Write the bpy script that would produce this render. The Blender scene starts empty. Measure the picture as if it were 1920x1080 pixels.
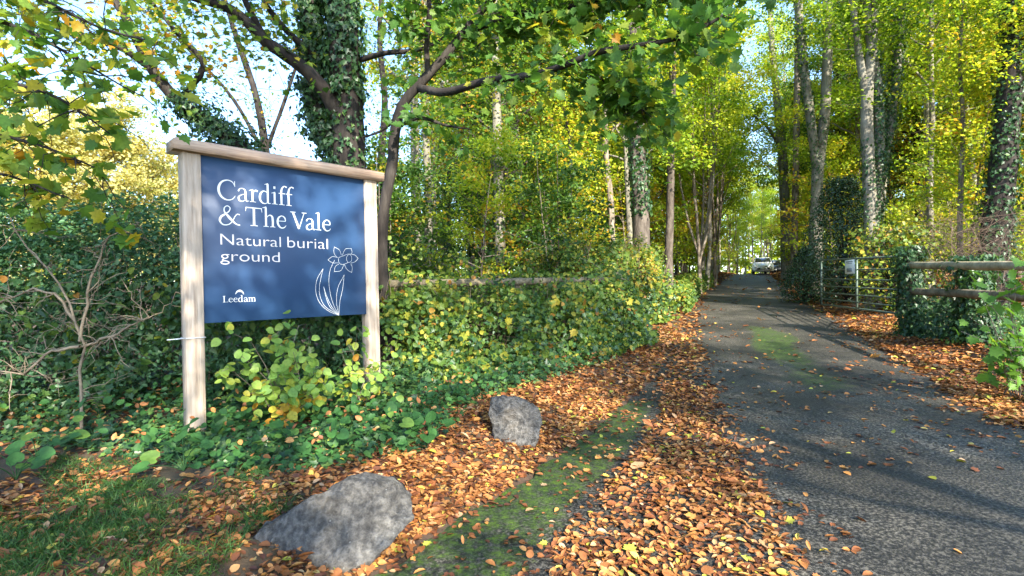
import bpy, math, random
import numpy as np
from mathutils import Matrix, Vector

# ------------------------------------------------------------------ camera, world, sun, exposure
SC = bpy.context.scene
COL = SC.collection
CAM_H = 1.5
ROLL = -0.022
F = 960.0
cd = bpy.data.cameras.new('camera')
cd.sensor_width = 36.0
cd.lens = 18.0
cd.clip_start = 0.05
cd.clip_end = 2000
cam = bpy.data.objects.new('camera', cd)
cam.matrix_world = Matrix.Translation((0, 0, CAM_H)) @ Matrix.Rotation(math.radians(90), 4, 'X') @ Matrix.Rotation(ROLL, 4, 'Z')
COL.objects.link(cam)
SC.camera = cam

SUN_EL = math.radians(31)
SUN_DIR = Vector((0.40, -0.92, 0)).normalized() * math.cos(SUN_EL) + Vector((0, 0, math.sin(SUN_EL)))
wd = bpy.data.worlds.new('World')
SC.world = wd
wd.use_nodes = True
wn = wd.node_tree
sky = wn.nodes.new('ShaderNodeTexSky')
sky.sky_type = 'NISHITA'
sky.sun_disc = False
sky.sun_elevation = SUN_EL
sky.sun_rotation = math.atan2(SUN_DIR.x, SUN_DIR.y)
sky.air_density = 1.0
sky.dust_density = 0.7
sky.ozone_density = 4.0
wn.nodes['Background'].inputs['Strength'].default_value = 0.13
wn.links.new(sky.outputs[0], wn.nodes['Background'].inputs['Color'])
sl = bpy.data.lights.new('sun', 'SUN')
sl.energy = 3.3
sl.angle = math.radians(0.5)
sl.color = (1.0, 0.93, 0.80)
so = bpy.data.objects.new('sun', sl)
so.rotation_euler = SUN_DIR.to_track_quat('Z', 'Y').to_euler()
COL.objects.link(so)
SC.view_settings.view_transform = 'Standard'
SC.view_settings.look = 'None'
SC.view_settings.exposure = 2.5
SC.view_settings.gamma = 1.0
SC.render.engine = 'CYCLES'
cy = SC.cycles
cy.max_bounces = 8
cy.diffuse_bounces = 6
cy.glossy_bounces = 2
cy.transmission_bounces = 5
cy.transparent_max_bounces = 4
cy.caustics_reflective = False
cy.caustics_refractive = False
cy.sample_clamp_indirect = 6.0

RNG = np.random.default_rng(11)
random.seed(5)
A = np.array

# ------------------------------------------------------------------ tracing helpers: photo pixel -> ray -> place in the world
def ray(px, py):
    u, v = (px - 960) / F, (py - 540) / F
    c, s = math.cos(ROLL), math.sin(ROLL)
    return A([u * c + v * s, 1.0, u * s - v * c])

def P(px, py, Y):
    return A([0, 0, CAM_H]) + ray(px, py) * Y

def sstep(t):
    t = np.clip(t, 0, 1)
    return t * t * (3 - 2 * t)

def prof(y):
    y = np.asarray(y, float)
    z = 0.053 * 1.5 * np.log1p(np.exp(np.clip((y - 6) / 1.5, -30, 30)))
    return np.minimum(z, 2.6 + 0.3 * np.tanh((z - 2.6)))

def hit_prof(px, py):
    r = ray(px, py)
    lo, hi = 1.0, 90.0
    for _ in range(50):
        m = (lo + hi) / 2
        if CAM_H + r[2] * m > prof(r[1] * m): lo = m
        else: hi = m
    return A([r[0] * lo, lo])

L_PX = [(690, 1080), (900, 950), (1080, 830), (1220, 715), (1268, 640), (1296, 585), (1318, 548)]
R_PX = [(1920, 800), (1640, 640), (1560, 590), (1500, 560)]
lp = A([(-14, -14), (-6, -3), (-2.0, 1.0)] + [tuple(hit_prof(*p)) for p in L_PX])
rp = A([(14, -14), (7.5, 0), (6.2, 3.5)] + [tuple(hit_prof(*p)) for p in R_PX])
# beyond the entrance the lane keeps its width up to the bend
lend, rend = lp[-1], rp[-1]
lp = np.vstack([lp, [(16.6, 40.0), (21.2, 50.0), (27.0, 60.0), (36, 72), (70, 105)]])
rp = np.vstack([rp, [(20.6, 40.0), (25.3, 50.0), (31.5, 60.0), (41, 72), (76, 105)]])
def xl(y): return np.interp(y, lp[:, 1], lp[:, 0])
def xr(y): return np.interp(y, rp[:, 1], rp[:, 0])
MID_PX = [(1000, 1080), (1085, 950), (1185, 850), (1238, 745), (1226, 712), (1268, 640), (1296, 585)]
BAND_PX = [(1500, 1080), (1405, 900), (1345, 760), (1310, 640), (1306, 585), (1325, 548)]
mp = A([tuple(hit_prof(*p)) for p in MID_PX]); bp = A([tuple(hit_prof(*p)) for p in BAND_PX])
def xm(y): return np.where(y > mp[-1, 1], xl(y), np.interp(y, mp[:, 1], mp[:, 0]))
def xb(y): return np.where(y > bp[-1, 1], xl(y) + .3, np.interp(y, bp[:, 1], bp[:, 0]))

def wave(x, y, k=1.0, ph=0.0):
    return (np.sin(1.7 * k * x + 1.3 * ph + .6 * np.sin(1.1 * k * y)) + np.sin(1.3 * k * y - 2.1 * ph + .8 * np.sin(.9 * k * x + ph))
            + .5 * np.sin(3.1 * k * (x + y) + ph) + .5 * np.sin(2.7 * k * (x - y) - ph)) / 3.0

def H(x, y):
    x, y = np.asarray(x, float), np.asarray(y, float)
    dl, dr = xl(y) - x, x - xr(y)
    z = prof(y) + .20 * sstep(dl / 1.2) + .36 * sstep(dr / 2.6)
    off = np.maximum(dl, dr)
    z = z + .035 * wave(x, y, 1.2, 3) * sstep(off / 1.5) + .10 * wave(x, y, .3, 1) * sstep((off - 3) / 6)
    return z + np.where(off > 0, .012, 0)

def G(px, py):
    r = ray(px, py)
    t, dt = 1.0, 0.02
    while t < 95:
        if CAM_H + r[2] * t < float(H(r[0] * t, t)): break
        t += dt * max(1, t * .3)
    return A([r[0] * t, t, float(H(r[0] * t, t))])

def gpoly(pxs): return A([G(*p)[:2] for p in pxs])

def inside(poly, x, y):
    n = len(poly); r = np.zeros(len(x), bool); j = n - 1
    for i in range(n):
        xi, yi = poly[i]; xj, yj = poly[j]
        c = ((yi > y) != (yj > y)) & (x < (xj - xi) * (y - yi) / (yj - yi + 1e-12) + xi)
        r ^= c; j = i
    return r

def unit(v):
    v = np.asarray(v, float)
    return v / (np.linalg.norm(v, axis=-1, keepdims=True) + 1e-9)

# ------------------------------------------------------------------ mesh building
class MB:
    def __init__(s): s.v, s.l, s.n, s.t, s.m, s.c = [], [], [], [], [], 0
    def add(s, V, loops, sizes, tone=None, mat=0):
        V = np.asarray(V, float).reshape(-1, 3); loops = np.asarray(loops, np.int64).ravel(); sizes = np.asarray(sizes, np.int64).ravel()
        s.v.append(V); s.l.append(loops + s.c); s.n.append(sizes)
        tone = np.zeros(len(sizes)) if tone is None else np.broadcast_to(np.asarray(tone, float), (len(sizes),))
        s.t.append(tone); s.m.append(np.full(len(sizes), mat)); s.c += len(V)
    def faces(s, V, F_, tone=None, mat=0):
        s.add(V, [i for f in F_ for i in f], [len(f) for f in F_], tone, mat)
    def mesh(s, name, mats, smooth=False):
        me = bpy.data.meshes.new(name)
        V = np.vstack(s.v); L = np.concatenate(s.l); N = np.concatenate(s.n)
        me.vertices.add(len(V)); me.vertices.foreach_set('co', V.astype(np.float32).ravel())
        me.loops.add(len(L)); me.loops.foreach_set('vertex_index', L.astype(np.int32))
        me.polygons.add(len(N)); st = np.concatenate([[0], np.cumsum(N)[:-1]])
        me.polygons.foreach_set('loop_start', st.astype(np.int32))
        me.polygons.foreach_set('loop_total', N.astype(np.int32))
        me.polygons.foreach_set('material_index', np.concatenate(s.m).astype(np.int32))
        if smooth: me.polygons.foreach_set('use_smooth', np.ones(len(N), bool))
        a = me.attributes.new('leaf_tone', 'FLOAT', 'FACE'); a.data.foreach_set('value', np.concatenate(s.t).astype(np.float32))
        for m in (mats if isinstance(mats, (list, tuple)) else [mats]): me.materials.append(m)
        me.update(calc_edges=True); me.validate()
        return me
    def build(s, name, mats, parent=None, smooth=False):
        o = bpy.data.objects.new(name, s.mesh(name, mats, smooth)); COL.objects.link(o)
        if parent is not None: o.parent = parent
        return o

def tag(o, label=None, cat=None, group=None, kind=None):
    for k, v in (('label', label), ('category', cat), ('group', group), ('kind', kind)):
        if v: o[k] = v
    return o

def thing(name, label, cat, loc=(0, 0, 0), rz=0.0, group=None):
    o = bpy.data.objects.new(name, None); COL.objects.link(o)
    o.location = tuple(float(a) for a in loc); o.rotation_euler = (0, 0, rz); o.empty_display_size = .2
    return tag(o, label, cat, group)

def local(o, pts): return np.asarray(pts, float) - A(o.location)

def copy_thing(root, loc, rz, scale, label, group):
    r = root.copy(); COL.objects.link(r)
    r.location = tuple(float(a) for a in loc); r.rotation_euler = (0, 0, rz); r.scale = (scale,) * 3
    r['label'] = label; r['group'] = group
    for ch in list(root.children):
        c = ch.copy(); COL.objects.link(c); c.parent = r
        for g in ch.children:
            d = g.copy(); COL.objects.link(d); d.parent = c
    return r

def tube(mb, pts, rad, sides=6, mat=0, tone=0.0, cap=True, rough=0.0, rng=RNG):
    pts = np.asarray(pts, float); n = len(pts); rad = np.broadcast_to(np.asarray(rad, float), (n,))
    tg = np.gradient(pts, axis=0) if n > 1 else A([[0, 0, 1]])
    tg = unit(tg)
    ref = A([0, 0, 1.0]) if abs(tg[0][2]) < .9 else A([1.0, 0, 0])
    a = unit(np.cross(tg, ref)); b = np.cross(tg, a)
    th = np.arange(sides) * 2 * math.pi / sides
    R = rad[:, None] * (1 + rough * rng.normal(size=(n, sides)))
    V = pts[:, None, :] + R[..., None] * (np.cos(th)[None, :, None] * a[:, None, :] + np.sin(th)[None, :, None] * b[:, None, :])
    i = np.arange(n - 1)[:, None] * sides; j = np.arange(sides)[None, :]; k = (j + 1) % sides
    Q = np.stack([i + j, i + k, i + sides + k, i + sides + j], -1).reshape(-1, 4)
    loops = list(Q.ravel()); sizes = [4] * len(Q)
    if cap:
        loops += list(range(sides))[::-1] + [(n - 1) * sides + q for q in range(sides)]; sizes += [sides, sides]
    mb.add(V.reshape(-1, 3), loops, sizes, tone, mat)

def smooth_path(pts, n=12):
    pts = np.asarray(pts, float)
    d = np.concatenate([[0], np.cumsum(np.linalg.norm(np.diff(pts, axis=0), axis=1))])
    t = np.linspace(0, d[-1], n)
    m = np.gradient(pts, d, axis=0)
    k = np.clip(np.searchsorted(d, t, side='right') - 1, 0, len(d) - 2)
    h = (d[k + 1] - d[k]); s = ((t - d[k]) / h)[:, None]; h = h[:, None]
    return ((2 * s ** 3 - 3 * s ** 2 + 1) * pts[k] + (s ** 3 - 2 * s ** 2 + s) * h * m[k] + (-2 * s ** 3 + 3 * s ** 2) * pts[k + 1] + (s ** 3 - s ** 2) * h * m[k + 1])

def box(mb, lo, hi, mat=0, bevel=0.0):
    x0, y0, z0 = lo; x1, y1, z1 = hi
    if bevel <= 0:
        V = [(x0, y0, z0), (x1, y0, z0), (x1, y1, z0), (x0, y1, z0), (x0, y0, z1), (x1, y0, z1), (x1, y1, z1), (x0, y1, z1)]
        mb.faces(V, [(3, 2, 1, 0), (4, 5, 6, 7), (0, 1, 5, 4), (1, 2, 6, 5), (2, 3, 7, 6), (3, 0, 4, 7)], mat=mat); return
    b = bevel
    oc = [(x0 + b, y0), (x1 - b, y0), (x1, y0 + b), (x1, y1 - b), (x1 - b, y1), (x0 + b, y1), (x0, y1 - b), (x0, y0 + b)]
    ic = [(min(max(x, x0 + b), x1 - b), min(max(y, y0 + b), y1 - b)) for x, y in oc]
    V = [(x, y, z0) for x, y in ic] + [(x, y, z0 + b) for x, y in oc] + [(x, y, z1 - b) for x, y in oc] + [(x, y, z1) for x, y in ic]
    Fs = [tuple(range(7, -1, -1)), tuple(range(24, 32))]
    for r in range(3):
        for q in range(8): Fs.append((r * 8 + q, r * 8 + (q + 1) % 8, r * 8 + 8 + (q + 1) % 8, r * 8 + 8 + q))
    mb.faces(V, Fs, mat=mat)

# ------------------------------------------------------------------ leaf outlines (x along the leaf, y across, z curl), each folded on its midrib
def halves(side, curl=.12, droop=.12):
    side = list(side); tip = side[-1]; mid = side[1:-1]
    V = [(side[0][0], 0, 0)] + [(x, y, curl * y * 2 - droop * x * x) for x, y in mid] + [(tip[0], 0, -droop)] + [(x, -y, curl * y * 2 - droop * x * x) for x, y in mid]
    k = len(mid)
    return A(V) - A([0.5, 0, 0]) * 0, [tuple(range(0, k + 2))[::-1], tuple([0] + list(range(k + 2, 2 * k + 2)) + [k + 1])]
OVAL = halves([(0, 0), (.15, .2), (.42, .30), (.72, .23), (1, 0)], .16, .16)
BROAD = halves([(0, 0), (.04, .24), (.3, .40), (.6, .38), (.85, .2), (1, 0)], .10, .12)
MAPLE = halves([(0, 0), (-.11, .26), (.05, .27), (.09, .50), (.25, .36), (.54, .58), (.55, .33), (.75, .28), (.72, .15), (1, 0)], .10, .2)
IVY = halves([(0, 0), (-.10, .3), (.2, .27), (.38, .46), (.5, .22), (1, 0)], .10, .12)
HEART = halves([(0.06, 0), (-.12, .2), (-.02, .44), (.3, .54), (.65, .42), (.88, .2), (.96, 0)], .12, .08)
CURL = halves([(0, 0), (.2, .14), (.5, .2), (.78, .13), (1, 0)], .55, -.22)
QUAD = (A([(0, 0, 0), (.5, .33, .07), (1, 0, -.06), (.5, -.33, .07)]), [(0, 3, 2, 1)])
SPIKY = halves([(0, 0), (.12, .16), (.28, .13), (.40, .25), (.55, .15), (.72, .2), (1, 0)], .25, .05)

def leaf_batch(mb, tm, C, N, S, tone, D=None, rng=RNG, mat=0):
    tv, tf = tm
    C = np.asarray(C, float); n = len(C)
    if n == 0: return
    N = unit(np.broadcast_to(N, (n, 3)))
    if D is None: D = rng.normal(size=(n, 3))
    D = np.broadcast_to(np.asarray(D, float), (n, 3))
    D = D - N * (D * N).sum(1, keepdims=True); D = unit(D)
    T = np.cross(N, D)
    S = np.broadcast_to(np.asarray(S, float), (n,))[:, None, None]
    V = C[:, None, :] + S * (tv[None, :, 0:1] * D[:, None, :] + tv[None, :, 1:2] * T[:, None, :] + tv[None, :, 2:3] * N[:, None, :])
    k = len(tv); off = (np.arange(n) * k)[:, None]
    fl = A([i for f in tf for i in f]); fs = [len(f) for f in tf]
    loops = (off + fl[None, :]).ravel(); sizes = np.tile(fs, n)
    tone = np.repeat(np.broadcast_to(np.asarray(tone, float), (n,)), len(tf))
    mb.add(V.reshape(-1, 3), loops, sizes, tone, mat)

def rand_normals(n, bias=(0, 0, 1), spread=.7, rng=RNG):
    return unit(np.asarray(bias, float) + spread * rng.normal(size=(n, 3)))

# ------------------------------------------------------------------ materials
def nt(name):
    m = bpy.data.materials.new(name); m.use_nodes = True
    t = m.node_tree; t.nodes.clear()
    return m, t, t.nodes, t.links

def ramp(nodes, stops, interp='LINEAR'):
    r = nodes.new('ShaderNodeValToRGB'); r.color_ramp.interpolation = interp
    e = r.color_ramp.elements
    while len(e) < len(stops): e.new(0.5)
    for q, (p, c) in zip(e, stops): q.position = p; q.color = (*c, 1) if len(c) == 3 else c
    return r

def leaf_mat(name, stops, trans=.45, rough=.5, spec=.3, obj_var=.25, tcol=1.25):
    m, t, n, l = nt(name)
    at = n.new('ShaderNodeAttribute'); at.attribute_name = 'leaf_tone'
    oi = n.new('ShaderNodeObjectInfo')
    ma = n.new('ShaderNodeMath'); ma.operation = 'MULTIPLY_ADD'; ma.inputs[1].default_value = obj_var; ma.inputs[2].default_value = -obj_var / 2
    l.new(oi.outputs['Random'], ma.inputs[0])
    ad = n.new('ShaderNodeMath'); ad.operation = 'ADD'; ad.use_clamp = True
    l.new(at.outputs['Fac'], ad.inputs[0]); l.new(ma.outputs[0], ad.inputs[1])
    r = ramp(n, stops); l.new(ad.outputs[0], r.inputs[0])
    # fine mottling of the blade
    tc = n.new('ShaderNodeTexCoord'); no = n.new('ShaderNodeTexNoise'); no.inputs['Scale'].default_value = 40; no.inputs['Detail'].default_value = 1
    l.new(tc.outputs['Object'], no.inputs['Vector'])
    mr = n.new('ShaderNodeMapRange'); mr.inputs['To Min'].default_value = .65; mr.inputs['To Max'].default_value = 1.35
    l.new(no.outputs['Fac'], mr.inputs['Value'])
    mx = n.new('ShaderNodeVectorMath'); mx.operation = 'SCALE'; l.new(r.outputs[0], mx.inputs[0]); l.new(mr.outputs[0], mx.inputs['Scale'])
    pb = n.new('ShaderNodeBsdfPrincipled'); pb.inputs['Roughness'].default_value = rough; pb.inputs['Specular IOR Level'].default_value = spec
    l.new(mx.outputs[0], pb.inputs['Base Color'])
    out = n.new('ShaderNodeOutputMaterial')
    if trans > 0:
        tr = n.new('ShaderNodeBsdfTranslucent')
        sc = n.new('ShaderNodeVectorMath'); sc.operation = 'MULTIPLY'; sc.inputs[1].default_value = (tcol * 1.05, tcol, tcol * .5)
        l.new(mx.outputs[0], sc.inputs[0]); l.new(sc.outputs[0], tr.inputs['Color'])
        ms = n.new('ShaderNodeMixShader'); ms.inputs[0].default_value = trans
        l.new(pb.outputs[0], ms.inputs[1]); l.new(tr.outputs[0], ms.inputs[2]); l.new(ms.outputs[0], out.inputs[0])
    else: l.new(pb.outputs[0], out.inputs[0])
    return m

def noise_mat(name, stops, scale=8, stretch=(1, 1, 1), rough=.8, bump=.3, detail=6, spec=.25, bscale=None, metallic=0.0, coords='Object'):
    m, t, n, l = nt(name)
    tc = n.new('ShaderNodeTexCoord'); mp_ = n.new('ShaderNodeMapping'); mp_.inputs['Scale'].default_value = stretch
    l.new(tc.outputs[coords], mp_.inputs[0])
    no = n.new('ShaderNodeTexNoise'); no.inputs['Scale'].default_value = scale; no.inputs['Detail'].default_value = detail; no.inputs['Roughness'].default_value = .65
    l.new(mp_.outputs[0], no.inputs['Vector'])
    r = ramp(n, stops); l.new(no.outputs['Fac'], r.inputs[0])
    pb = n.new('ShaderNodeBsdfPrincipled'); pb.inputs['Roughness'].default_value = rough; pb.inputs['Specular IOR Level'].default_value = spec; pb.inputs['Metallic'].default_value = metallic
    l.new(r.outputs[0], pb.inputs['Base Color'])
    if bump > 0:
        nb = n.new('ShaderNodeTexNoise'); nb.inputs['Scale'].default_value = bscale or scale * 2.5; nb.inputs['Detail'].default_value = 5
        l.new(mp_.outputs[0], nb.inputs['Vector'])
        bu = n.new('ShaderNodeBump'); bu.inputs['Strength'].default_value = bump; bu.inputs['Distance'].default_value = .02
        l.new(nb.outputs['Fac'], bu.inputs['Height']); l.new(bu.outputs[0], pb.inputs['Normal'])
    out = n.new('ShaderNodeOutputMaterial'); l.new(pb.outputs[0], out.inputs[0])
    return m

def plain(name, col, rough=.5, metallic=0.0, spec=.5, coat=0.0):
    k = .9
    m = noise_mat(name, [(.3, tuple(c * k for c in col)), (.7, col)], scale=6, rough=rough, bump=0, metallic=metallic, spec=spec, detail=3)
    if coat: m.node_tree.nodes['Principled BSDF'].inputs['Coat Weight'].default_value = coat
    return m

GREEN_D, GREEN, LIME, YEL, ORA, BRN = (.018, .045, .012), (.055, .12, .018), (.20, .26, .025), (.48, .36, .035), (.42, .16, .02), (.16, .07, .025)
M_BEECH = leaf_mat('beech_foliage', [(0, (.06, .14, .016)), (.3, (.17, .29, .025)), (.6, (.36, .46, .035)), (.85, (.55, .50, .04)), (1, (.52, .28, .03))], .55)
M_BEECHY = leaf_mat('yellowing_foliage', [(0, (.13, .24, .022)), (.3, (.31, .45, .035)), (.65, (.52, .55, .045)), (1, (.58, .42, .03))], .55)
M_GREENW = leaf_mat('green_foliage', [(0, (.028, .072, .02)), (.45, (.08, .17, .03)), (.72, (.19, .30, .035)), (.92, (.42, .36, .03)), (1, (.46, .22, .03))], .5)
M_YEL = leaf_mat('bright_yellow_foliage', [(0, (.28, .32, .10)), (.4, (.56, .53, .22)), (1, (.66, .54, .16))], .45)
M_SYC = leaf_mat('sycamore_foliage', [(0, (.045, .12, .026)), (.5, (.105, .22, .035)), (.72, (.20, .27, .035)), (.90, (.48, .40, .04)), (1, (.46, .22, .02))], .55, obj_var=0)
M_IVY = leaf_mat('ivy_foliage', [(0, (.014, .042, .016)), (.6, (.038, .095, .028)), (1, (.11, .18, .035))], .25, rough=.42, spec=.4, obj_var=.1)
M_HAW = leaf_mat('hawthorn_foliage', [(0, (.05, .12, .06)), (.5, (.10, .22, .10)), (.85, (.14, .26, .085)), (1, (.20, .27, .06))], .35, rough=.4, spec=.4, obj_var=0)
M_BRAM = leaf_mat('bramble_foliage', [(0, (.024, .062, .018)), (.4, (.068, .14, .026)), (.68, (.18, .25, .035)), (.88, (.46, .39, .05)), (1, (.38, .18, .04))], .45, rough=.45, obj_var=0)
M_HOLLY = leaf_mat('holly_foliage', [(0, (.014, .04, .016)), (.7, (.035, .08, .03)), (1, (.07, .12, .04))], .12, rough=.25, spec=.6, obj_var=0)
M_ROUND = leaf_mat('round_leaf_foliage', [(0, (.09, .19, .05)), (.5, (.17, .30, .06)), (.75, (.28, .38, .06)), (.9, (.50, .42, .05)), (1, (.45, .22, .03))], .4, rough=.45, obj_var=0)
M_HEL = leaf_mat('heliotrope_foliage', [(0, (.025, .08, .022)), (.8, (.05, .14, .03)), (1, (.14, .23, .04))], .3, rough=.55, spec=.25, obj_var=.1)
M_GRASS = leaf_mat('grass_blades', [(0, (.03, .08, .018)), (.7, (.07, .15, .03)), (1, (.22, .22, .06))], .35, obj_var=0)
M_LITTER = leaf_mat('dry_leaves', [(0, (.075, .03, .018)), (.22, (.20, .07, .025)), (.45, (.34, .135, .042)), (.68, (.46, .22, .06)), (.86, (.42, .27, .15)), (.94, (.60, .46, .06)), (1, (.34, .36, .05))], .15, rough=.55, spec=.3, obj_var=0)
M_BARK = noise_mat('grey_bark', [(.3, (.095, .085, .064)), (.5, (.175, .16, .125)), (.7, (.25, .235, .19))], 6, (1, 1, .35), .9, .8, bscale=30)
M_BARKD = noise_mat('dark_bark', [(.3, (.010, .008, .007)), (.52, (.026, .021, .018)), (.72, (.055, .047, .040))], 9, (1, 1, .22), .9, .6)
M_BARKB = noise_mat('brown_bark', [(.3, (.045, .033, .025)), (.47, (.14, .11, .08)), (.6, (.25, .21, .165)), (.75, (.29, .25, .20))], 9, (1, 1, .25), .9, .9)
M_BARKM = noise_mat('mid_brown_bark', [(.3, (.025, .019, .015)), (.5, (.075, .06, .047)), (.7, (.15, .125, .10))], 8, (1, 1, .3), .9, .9)  # tone between the dark and the brown bark
M_TWIG = noise_mat('bare_twig', [(.3, (.10, .075, .05)), (.7, (.34, .265, .18))], 9, (1, 1, 1), .85, .2)
M_DEAD = noise_mat('dead_brown_stem', [(.3, (.05, .034, .024)), (.7, (.17, .115, .08))], 9, (1, 1, 1), .85, .2)
M_OAK = noise_mat('weathered_oak', [(.25, (.20, .14, .10)), (.42, (.36, .28, .21)), (.6, (.47, .38, .30)), (.8, (.55, .46, .38))], 5, (6, 6, .35), .75, .35, bscale=14)
M_OAKH = noise_mat('oak_beam', [(.25, (.20, .12, .08)), (.45, (.40, .27, .19)), (.6, (.50, .36, .26)), (.8, (.58, .45, .35))], 5, (.35, 6, 6), .75, .35, bscale=14)
M_LOG = noise_mat('mossy_log', [(.3, (.13, .115, .07)), (.5, (.29, .24, .14)), (.7, (.44, .36, .23))], 6, (1, 1, 1), .85, .3)
M_LOGD = noise_mat('shade_dark_log', [(.3, (.07, .06, .035)), (.5, (.16, .13, .08)), (.7, (.28, .22, .14))], 6, (1, 1, 1), .9, .4)  # darker copy of the mossy log, standing in for shade on lower rails
M_BLUE = plain('navy_panel', (.023, .060, .140), .42, spec=.35)
M_WHITE = plain('white_lettering', (.84, .84, .80), .5)
M_PINKW = plain('pale_pink_lettering', (.84, .74, .70), .5)
M_WIRE = plain('white_cable', (.7, .7, .72), .4)
M_ROCK = None

# ------------------------------------------------------------------ ground, lane
def mat_ground():
    m, t, n, l = nt('woodland_soil')
    tc = n.new('ShaderNodeTexCoord')
    no = n.new('ShaderNodeTexNoise'); no.inputs['Scale'].default_value = 9; no.inputs['Detail'].default_value = 8; no.inputs['Roughness'].default_value = .75
    l.new(tc.outputs['Object'], no.inputs['Vector'])
    r = ramp(n, [(.3, (.022, .015, .010)), (.48, (.07, .040, .022)), (.62, (.10, .05, .024)), (.8, (.15, .08, .035))]); l.new(no.outputs['Fac'], r.inputs[0])
    n2 = n.new('ShaderNodeTexNoise'); n2.inputs['Scale'].default_value = 1.1; n2.inputs['Detail'].default_value = 5
    l.new(tc.outputs['Object'], n2.inputs['Vector'])
    gr = ramp(n, [(.45, (0, 0, 0)), (.6, (1, 1, 1))]); l.new(n2.outputs['Fac'], gr.inputs[0])
    mx = n.new('ShaderNodeMix'); mx.data_type = 'RGBA'; mx.inputs['B'].default_value = (.03, .06, .014, 1)
    sc = n.new('ShaderNodeMath'); sc.operation = 'MULTIPLY'; sc.inputs[1].default_value = .22; l.new(gr.outputs[0], sc.inputs[0])
    l.new(sc.outputs[0], mx.inputs['Factor']); l.new(r.outputs[0], mx.inputs['A'])
    pb = n.new('ShaderNodeBsdfPrincipled'); pb.inputs['Roughness'].default_value = .95; l.new(mx.outputs['Result'], pb.inputs['Base Color'])
    bu = n.new('ShaderNodeBump'); bu.inputs['Strength'].default_value = .7; bu.inputs['Distance'].default_value = .04
    l.new(no.outputs['Fac'], bu.inputs['Height']); l.new(bu.outputs[0], pb.inputs['Normal'])
    o = n.new('ShaderNodeOutputMaterial'); l.new(pb.outputs[0], o.inputs[0])
    return m

def grid_mesh(X, Y, Z):
    a, b = X.shape
    V = np.stack([X, Y, Z], -1).reshape(-1, 3)
    i = np.arange(a - 1)[:, None] * b + np.arange(b - 1)[None, :]
    return V, np.stack([i, i + 1, i + b + 1, i + b], -1).reshape(-1, 4)

mb = MB()
ys = np.concatenate([[-400, -120, -40], np.arange(-14, 0, 1.0), np.arange(0, 16, .16), np.arange(16, 60, .8), np.arange(60, 110, 4), [150, 250, 500, 900]])
xs = np.concatenate([[-900, -400, -150, -90], np.arange(-60, -10, 2.5), np.arange(-10, 14, .16), np.arange(14, 50, 1.0), np.arange(50, 100, 5), [160, 400, 900]])
X, Y = np.meshgrid(xs, ys)
Z = H(X, Y)
Z = np.where((X > xl(Y) + .06) & (X < xr(Y) - .06), prof(Y) - .05, Z)
V, Q = grid_mesh(X, Y, Z)
mb.add(V, Q.ravel(), np.full(len(Q), 4))
tag(mb.build('ground', mat_ground(), smooth=True), kind='structure')

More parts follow.
